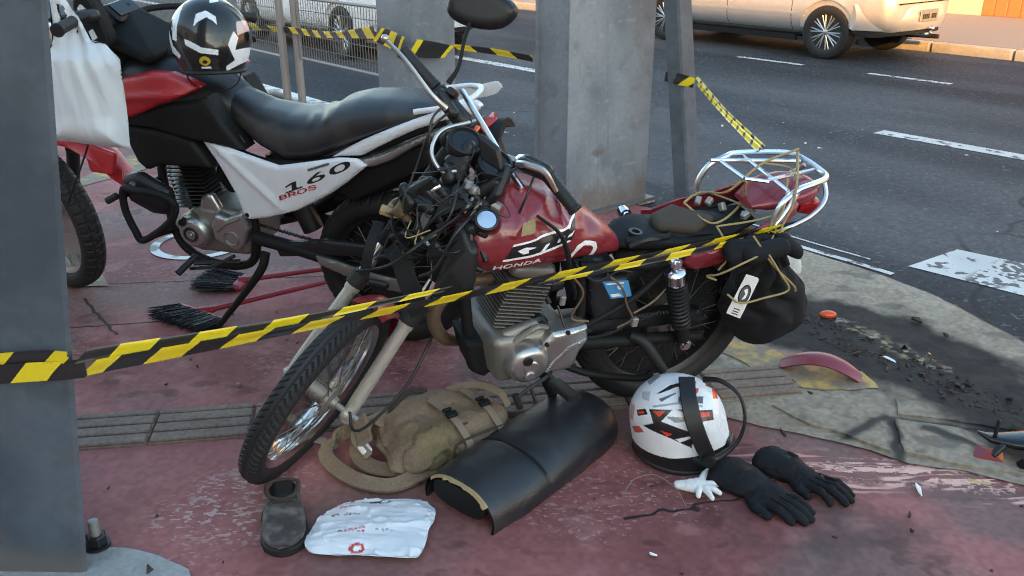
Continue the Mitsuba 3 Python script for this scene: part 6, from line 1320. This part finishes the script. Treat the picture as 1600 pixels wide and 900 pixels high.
psm = pillow([(-.395, .26), (-.36, .285), (-.34, .24), (-.415, .165), (-.45, .155), (-.43, .20)], lambda D, x, z: .006 * (1 - np.exp(-D / .01)), .008, lambda x, z: .02 * (meshkit.fbm(np.c_[x * 20, z * 20, 0 * x], 3, 5) - .5))
obj('sheet', psm, 'white_plastic', ps, M=MB @ mat4(np.eye(3), (0, .06, 0)), smooth=True)
# twine
tw = thing('twine', 'tangle of yellowish twine tied round the tail and rack of the red motorcycle', 'twine')
TWP = [[(.0, -.06, .372), (-.02, .07, .372), (-.19, -.03, .378), (-.10, .06, .50)], [(.0, -.06, .374), (-.06, -.10, .376), (-.12, -.11, .378), (-.19, -.02, .378), (-.19, .03, .376)], [(-.12, -.11, .38), (-.10, .0, .44), (-.22, -.03, .512), (-.42, -.11, .522)],
       [(-.40, -.085, .522), (-.26, .09, .512), (-.235, .13, .45), (-.21, .145, .39), (-.18, .20, .36)], [(-.235, .075, .515), (-.20, .135, .45), (-.18, .142, .40), (-.20, .146, .37)], [(-.24, .08, .522), (-.31, .02, .518), (-.39, -.08, .522)], [(-.22, -.03, .515), (-.30, .0, .512), (-.255, .09, .52)],
       [(-.02, .085, .372), (-.035, .140, .335), (-.045, .148, .30), (-.02, .150, .26)], [(-.19, .145, .38), (-.10, .22, .36), (.0, .25, .34), (.045, .23, .30), (.05, .19, .27), (.02, .20, .26)], [(-.10, .24, .36), (-.14, .27, .31), (-.18, .28, .26), (-.10, .28, .24), (-.02, .28, .23), (.02, .26, .25)], [(-.06, .20, .40), (-.12, .25, .33), (-.20, .27, .27), (-.23, .26, .24)],
       [(-.02, .088, .372), (-.14, .10, .392), (-.24, .12, .43)]]
for P in TWP: obj('strand', tube(P, .0031, 7, 30), 'twine', tw, M=MB)
for P in TWP[:4]: obj('strand', tube([np.array(p) + [.008, .006, .004] for p in P], .0028, 7, 30), 'twine', tw, M=MB)

# striped barrier tape
YEL, TBK = np.array((.72, .56, .02)), np.array((.022, .021, .022))
def tape(pts, wd, w, n=160, period=.25, slant=.55, duty=.5, ripple=.0015, seed=0, phase=0., hue=1.):
    """printed film: the mesh is cut along the slanted stripe edges, so that every stripe is clean"""
    p = spline(pts, n); L = np.r_[0, np.cumsum(np.linalg.norm(np.diff(p, axis=0), axis=1))]; total = L[-1]
    wmax = float(np.max(w)); sk_ = slant * wmax
    edges = [(-phase + q * period + r_, c_) for q in range(-3, int(total / period) + 4) for r_, c_ in ((0, 1), (duty * period, 0))]
    sp_ = []
    for (a, ca), (b, _) in zip(edges[:-1], edges[1:]):
        m_ = max(2, int((b - a) / .012)); sp_ += [(q, ca) for q in np.linspace(a + 1e-5, b - 1e-5, m_)]
    S_ = np.array([q for q, _ in sp_]); CI = np.array([c_ for _, c_ in sp_]); keep = (S_ > -sk_) & (S_ < total + sk_); S_, CI = S_[keep], CI[keep]
    wd = np.atleast_2d(np.asarray(wd, float)); c = 9; V_, NN_ = [], []
    W0 = np.interp(np.linspace(0, 1, 50), np.linspace(0, 1, len(np.atleast_1d(w))), np.atleast_1d(w))
    for j in range(c):
        u = j / (c - 1) - .5; s = np.clip(S_ - u * sk_ * 2, 0, total)
        P = np.stack([np.interp(s, L, p[:, i]) for i in range(3)], 1); P2 = np.stack([np.interp(np.clip(s + .01, 0, total), L, p[:, i]) - np.interp(np.clip(s - .01, 0, total), L, p[:, i]) for i in range(3)], 1); t_ = P2 / np.linalg.norm(P2, axis=1, keepdims=True)
        Wd = np.stack([np.interp(s / total, np.linspace(0, 1, len(wd)), wd[:, i]) if len(wd) > 1 else np.full(len(s), wd[0, i]) for i in range(3)], 1); Wd -= t_ * (Wd * t_).sum(1, keepdims=True); Wd /= np.linalg.norm(Wd, axis=1, keepdims=True); N = np.cross(t_, Wd)
        rp = ripple * ((meshkit.fbm(np.c_[s * 6, np.full(len(s), u * 1.2), np.full(len(s), seed)], 3, seed) - .5) * 2 + .8 * math.sin(u * 5) )
        V_.append(P + Wd * (u * np.interp(s / total, np.linspace(0, 1, 50), W0))[:, None] + N * rp[:, None]); NN_.append(N)
    V_, NN_ = np.stack(V_, 1), np.stack(NN_, 1); C_ = np.where(CI[:, None, None] > 0, YEL * hue, TBK) * np.ones((1, c, 1))
    Vf = np.concatenate([V_ + NN_ * .0003, (V_ - NN_ * .0003)[:, ::-1]], 1); Cf = np.concatenate([C_, C_[:, ::-1]], 1)
    m = skin(Vf); nc = len(m.vertices) - len(S_) * 2 * c
    return m, np.vstack([Cf.reshape(-1, 3), np.tile(TBK, (nc, 1))])
def add_tape(key, *a, **k):
    m, c = tape(*a, **k); return obj('band', m, 'tape', key, color=c)
t1 = thing('barrier_tape', 'yellow and black striped barrier tape stretched from the near steel post across the red motorcycle', 'barrier tape')
PL, PR = np.array([-.948, 1.715, .570]), OB + np.array([-.268, .140, .400]) @ RB.T
mid = (PL + PR) / 2 + [0, 0, -.012]
add_tape(t1, [PL, PL * .6 + PR * .4 + [0, 0, -.012], PL * .3 + PR * .7 + [0, 0, -.010], PR], [(0, -.35, 1), (0, -.6, .8), (0, -.4, .9), (.1, -.5, .8)], [.044, .035, .029, .023], period=.165, slant=-.5, duty=.50, ripple=.002, seed=1)
PLb = PL + np.array([0, .004, .030]); PMb = PL * .55 + PR * .45 + np.array([0, .006, .012])
add_tape(t1, [PLb, PL * .78 + PR * .22 + [0, .005, .012], PMb], [(0, .2, 1), (0, .1, 1), (0, .3, .8)], [.030, .022, .010], period=.165, slant=-.5, duty=.5, ripple=.002, seed=2, phase=.075, hue=.92)
PMc = PL * .45 + PR * .55 + np.array([0, -.004, -.022])
add_tape(t1, [PMc, PL * .25 + PR * .75 + [0, -.004, -.022], PR + [0, 0, -.016]], [(0, -.2, 1), (0, .2, 1), (0, -.3, .8)], [.008, .020, .014], period=.165, slant=-.5, duty=.5, ripple=.002, seed=3, phase=.06, hue=.9)
add_tape(t1, [PL * .985 + PR * .015 + [0, .002, 0], (-.985, 1.717, .569), (-1.02, 1.722, .566), (-1.2, 1.725, .552), (-1.50, 1.735, .540)], [(0, 0, 1)], [.044, .046, .048], period=.165, slant=.5, duty=.5, ripple=.001, seed=4, phase=.1)
add_tape(t1, [PLb, (-1.02, 1.727, .600), (-1.2, 1.731, .585), (-1.50, 1.739, .572)], [(0, 0, 1)], [.030, .024, .02], period=.165, slant=.5, duty=.45, ripple=.001, seed=5, phase=.03, hue=.9)
t2 = thing('barrier_tape', 'striped barrier tape strung from the guard rail round the grey column to the pale column', 'barrier tape')
q0, q1, q2, q3 = np.array([-2.6, 8.7, .60]), np.array([-1.84, 7.70, .645]), np.array([-.76, 5.13, .905]), np.array([-.545, 4.815, .865])
add_tape(t2, [q0, (-2.2, 8.15, .615), q1, (-1.3, 6.5, .74), q2], [(0, -.2, 1)], [.055, .05, .05, .04, .07], period=.42, slant=.6, seed=6, ripple=.003)
add_tape(t2, [q2 + [-.012, -.012, 0], (-.66, 4.985, .885), q3 + [-.012, -.006, 0]], [(0, 0, 1)], [.085, .10, .10], period=.15, slant=-.45, duty=.55, seed=7, ripple=.002)
add_tape(t2, [q3 + [-.004, -.014, 0], (-.44, 4.905, .84), (-.315, 5.015, .815)], [(0, 0, 1)], [.095, .09, .06], period=.28, slant=-.3, duty=.35, phase=.02, seed=8, ripple=.002)
add_tape(t2, [(-.315, 5.01, .842), (-.10, 4.87, .835), (.105, 4.715, .818)], [(0, -.3, 1)], [.03, .035, .035], period=.26, slant=.6, seed=9, ripple=.003)
t3 = thing('barrier_tape', 'twisted striped barrier tape running from the leaning dark post down to the motorcycle rack', 'barrier tape')
e0, e1 = np.array([.955, 4.655, .705]), OB + np.array([-.285, -.13, .512]) @ RB.T
add_tape(t3, [e0, e0 * .5 + e1 * .5 + [0, 0, -.01], e1], [(1, 0, .6), (.7, .7, .2), (1, .2, .5)], [.024, .016, .020], period=.16, slant=.8, duty=.75, seed=10, ripple=.003)
add_tape(t3, [e0 + [-.01, .0, .03], e0 * .5 + e1 * .5 + [.012, 0, -.004], e1 + [.02, .02, .0]], [(1, .3, .2), (.2, 1, .2), (1, .2, .5)], [.014, .010, .014], period=.21, slant=.5, duty=.7, seed=11, ripple=.003)
add_tape(t3, [e0 + [-.02, .0, 0], (.87, 4.70, .715), (.80, 4.76, .722)], [(0, 0, 1)], [.05, .06, .05], period=.2, slant=.5, duty=.3, seed=12, ripple=.002)
# ------------------------------------------------------------------ cars
def car(name, label, paint_, M, plate=True, hwid_=.79, tr=.68):
    k = thing(name, label, 'car'); o = lambda n, m, mt, par=None, **kw: obj(n, m, mt, par or k, M=M, **kw)
    X = np.linspace(-.80, 3.25, 90)
    zb = lambda x: np.interp(x, [-.80, -.72, -.45, .3, 2.4, 2.9, 3.25], [.36, .30, .25, .21, .21, .24, .33])
    zt = lambda x: np.interp(x, [-.80, -.74, -.60, -.2, .5, 1.9, 2.2, 2.9, 3.15, 3.25], [.80, .93, .99, 1.0, .96, .95, .93, .84, .74, .60])
    hw = lambda x: hwid_ * np.interp(x, [-.80, -.77, -.68, -.45, .2, 2.4, 2.8, 3.1, 3.25], [.62, .78, .90, .97, 1, 1, .96, .84, .58])
    def ring(x, n=56):
        b, t, w = zb(x), zt(x), hw(x); th = np.arange(n) * 2 * np.pi / n; c, s = np.cos(th), np.sin(th)
        y = w * np.sign(c) * np.abs(c) ** (2 / 5.); z = (b + t) / 2 + (t - b) / 2 * np.sign(s) * np.abs(s) ** (2 / 4.)
        u = (z - b) / (t - b); y = y * (1 - .07 * np.clip((u - .55) / .45, 0, 1) ** 1.5 - .05 * np.clip((.3 - u) / .3, 0, 1)) + .010 * np.sign(c) * np.exp(-((z - .62) / .018) ** 2) * np.abs(c)
        return np.stack([np.full(n, x), y, z], -1)
    body = skin([ring(x) for x in X]); body.merge_vertices()
    mb = m3.Manifold(m3.Mesh(body.vertices.astype(np.float32), body.faces.astype(np.uint32)))
    for wx in (0, 2.46):
        for s in (1, -1): mb = mb - m3.Manifold.cylinder(.30, .355, .355, 48).rotate([90, 0, 0]).translate([wx, s * hwid_ + (.26 if s > 0 else .05), .315])
    o('body', from_m3(mb), paint_, smooth=38)
    sy = lambda x, z: float(np.interp(z, *(lambda r: (r[np.argsort(r[:, 2])][:, 2], r[np.argsort(r[:, 2])][:, 1]))((lambda r: r[r[:, 1] > .3 * hw(x)])(ring(x, 200)))))
    def seam(pts, w=.007, m_='matte_black', s=1, off=.0015):
        P = np.array([(x, s * (sy(x, z) + off), z) for x, z in pts]); return strap(P, np.gradient(P, axis=0)[:, [2, 1, 0]] * [-1, 0, 1], w, .002)
    for s in (1, -1):
        for pts in ([(.47, z) for z in np.linspace(.30, .93, 16)], [(1.42, z) for z in np.linspace(.27, .92, 16)], [(2.33 - .0, z) for z in np.linspace(.68, .90, 8)], [(x, .295) for x in np.linspace(.47, 2.08, 20)]):
            o('door_seam', seam(pts, s=s), 'matte_black', smooth=False)
        o('side_trim', seam([(x, .50) for x in np.linspace(.40, 2.08, 24)], .035, s=s, off=.004), paint_, smooth=False)
        o('door_handle', [hull([(x, s * (sy(x, .80) + .012), .80), (x + .14, s * (sy(x + .14, .80) + .012), .805)], .012, 8) for x in (.55,)], paint_); o('door_handle', [hull([(x, s * (sy(x, .80) + .012), .80), (x + .14, s * (sy(x + .14, .80) + .012), .805)], .012, 8) for x in (1.52,)], paint_)
        o('sill', strap([(.40, s * hwid_ * .93, .215), (2.08, s * hwid_ * .93, .215)], (0, 0, 1), .07, .05), 'matte_black', smooth=False)
        o('mirror', hull([(1.95, s * .86, .98), (1.90, s * .93, 1.0), (1.95, s * .93, 1.06), (1.95, s * .84, 1.05)], .03, 10), paint_)
        o('tail_lamp', hull([(-.76, s * .55, .80), (-.72, s * .70, .80), (-.60, s * .765, .84), (-.62, s * .74, .93), (-.74, s * .55, .92)], .02, 10), 'tail_red')
        o('headlight', hull([(3.15, s * .50, .68), (3.0, s * .70, .72), (2.85, s * .74, .78), (3.1, s * .50, .78)], .02, 10), 'car_glass')
    # greenhouse
    gx = [(-.50, .97, .99, .66), (-.28, .97, 1.20, .63), (.05, .95, 1.39, .60), (.45, .95, 1.455, .59), (1.0, .94, 1.46, .59), (1.4, .94, 1.42, .59), (1.85, .93, 1.18, .63), (2.18, .92, .94, .66)]
    gr_ = np.array([np.c_[np.full(40, x), superring(0, (a + b) / 2, w, max((b - a) / 2, .01), 3.2, 40)] for x, a, b, w in gx]); g2_ = np.stack([spline(gr_[:, i], 40) for i in range(40)], 1)
    o('window_glass', skin(g2_), 'car_glass', smooth=40)
    rf_ = np.array([np.c_[np.full(30, x), superring(0, z, w, .018, 3, 30)] for x, z, w in ((-.02, 1.375, .50), (.2, 1.44, .545), (.6, 1.472, .55), (1.0, 1.472, .55), (1.3, 1.445, .54), (1.45, 1.40, .51))]); o('roof', skin(np.stack([spline(rf_[:, i], 24) for i in range(30)], 1)), paint_, smooth=40)
    for s in (1, -1):
        for pts in ([(-.52, s * .66, .98), (-.28, s * .64, 1.20), (.02, s * .575, 1.385)], [(2.15, s * .66, .95), (1.85, s * .64, 1.18), (1.42, s * .56, 1.405)], [(.62, s * .70, .95), (.66, s * .63, 1.25), (.68, s * .565, 1.44)]): o('pillar', tube(pts, .028, 8, 14), paint_)
    # rear end
    o('bumper', skin([np.array([(-.80 - .045 * math.sin(math.pi * (z - .34) / .30) - .02 * 0 + .46 * abs(u) ** 5 + .0, u * hwid_ * 1.005, z) for z in np.r_[np.linspace(.36, .64, 10)]] + [(-.74 + .46 * abs(u) ** 5, u * hwid_ * .96, z) for z in np.linspace(.62, .38, 6)]) for u in np.linspace(-1, 1, 41)]), paint_, smooth=50)
    o('bumper_valance', skin([np.array([(-.80 + .44 * abs(u) ** 5, u * hwid_ * .97, z) for z in (.315, .335, .358)] + [(-.72 + .44 * abs(u) ** 5, u * hwid_ * .93, z) for z in (.355, .32)]) for u in np.linspace(-1, 1, 31)]), 'matte_black', smooth=30)
    o('boot_seam', strap([(-.800, y, .66) for y in np.linspace(-.60, .60, 9)], (0, 0, 1), .012, .02), 'matte_black', smooth=False)
    if plate:
        np_ = o('number_plate', rbox(.010, .40, .13, .004, (-.858, .02, .52)), 'galvanised', smooth=False)
        o('plate_mark', [rbox(.004, .03, .055, .001, (-.864, .02 + q, .51)) for q in (-.14, -.10, -.06, .02, .06, .10, .14)] , 'dark_metal', np_, smooth=False)
    o('tow_bar', [tube([(-.60, 0, .30), (-.86, 0, .30), (-.90, 0, .33)], .02, 10, 10), mv(trimesh.creation.icosphere(2, .032), None, (-.90, 0, .375))], 'chrome')
    o('exhaust', tube([(-.40, -.35, .24), (-.82, -.37, .25)], .026, 12), 'dark_metal')
    o('underbody', [rbox(3.0, 1.1, .12, .02, (1.6, 0, .27)), tube([(0, -.6, .30), (0, .6, .30)], .05, 10)], 'matte_black', smooth=False)
    ty = lathe([(.19, -.075), (.22, -.092), (.27, -.096), (.298, -.085), (.305, -.06), (.306, 0), (.305, .06), (.298, .085), (.27, .096), (.22, .092), (.19, .075)], 64, 'y')
    rim = lathe([(.150, .05), (.185, .062), (.205, .082), (.215, .088), (.222, .084), (.215, .07), (.19, .05), (.185, -.06), (.17, -.06), (.165, .03), (.150, .05)], 56, 'y')
    for wx in (0, 2.46):
        for s in (1, -1):
            w_ = uniq(k + '__wheel'); MM = M @ mat4(Rz(0 if s > 0 else math.pi), (wx, s * tr, .306))
            obj('tyre', ty, 'rubber', w_, M=MM); obj('rim', rim, 'alloy', w_, M=MM)
            for i in range(10):
                a = 2 * math.pi * i / 10 + .1
                obj('spoke', [hull([(.035 * math.cos(a), .070, .035 * math.sin(a)), (.195 * math.cos(a + da), .074, .195 * math.sin(a + da))], [.012, .0085], 6) for da in (-.11, .11)], 'alloy', w_, M=MM)
            obj('hub_cap', lathe([(0, .082), (.03, .080), (.045, .07), (.048, .03), (0, .03)], 24, 'y'), 'alloy', w_, M=MM); obj('brake_disc', lathe([(0, .0), (.14, .0), (.14, .012), (0, .012)], 30, 'y'), 'dark_metal', w_, M=MM)
    return k
yawr = math.atan2(RD[1], RD[0])
car('car', 'silver saloon car driving past on the far side of the road', 'car_silver', mat4(Rz(yawr), tn(6.0, 10.52, -.022)), tr=.655, hwid_=.76)
car('car', 'white car passing behind the mesh guard rail and the grey taped column', 'car_white', mat4(Rz(yawr), tn(9.6, 6.2, -.022)), tr=.72, hwid_=.83)
# house opposite, beyond the wall
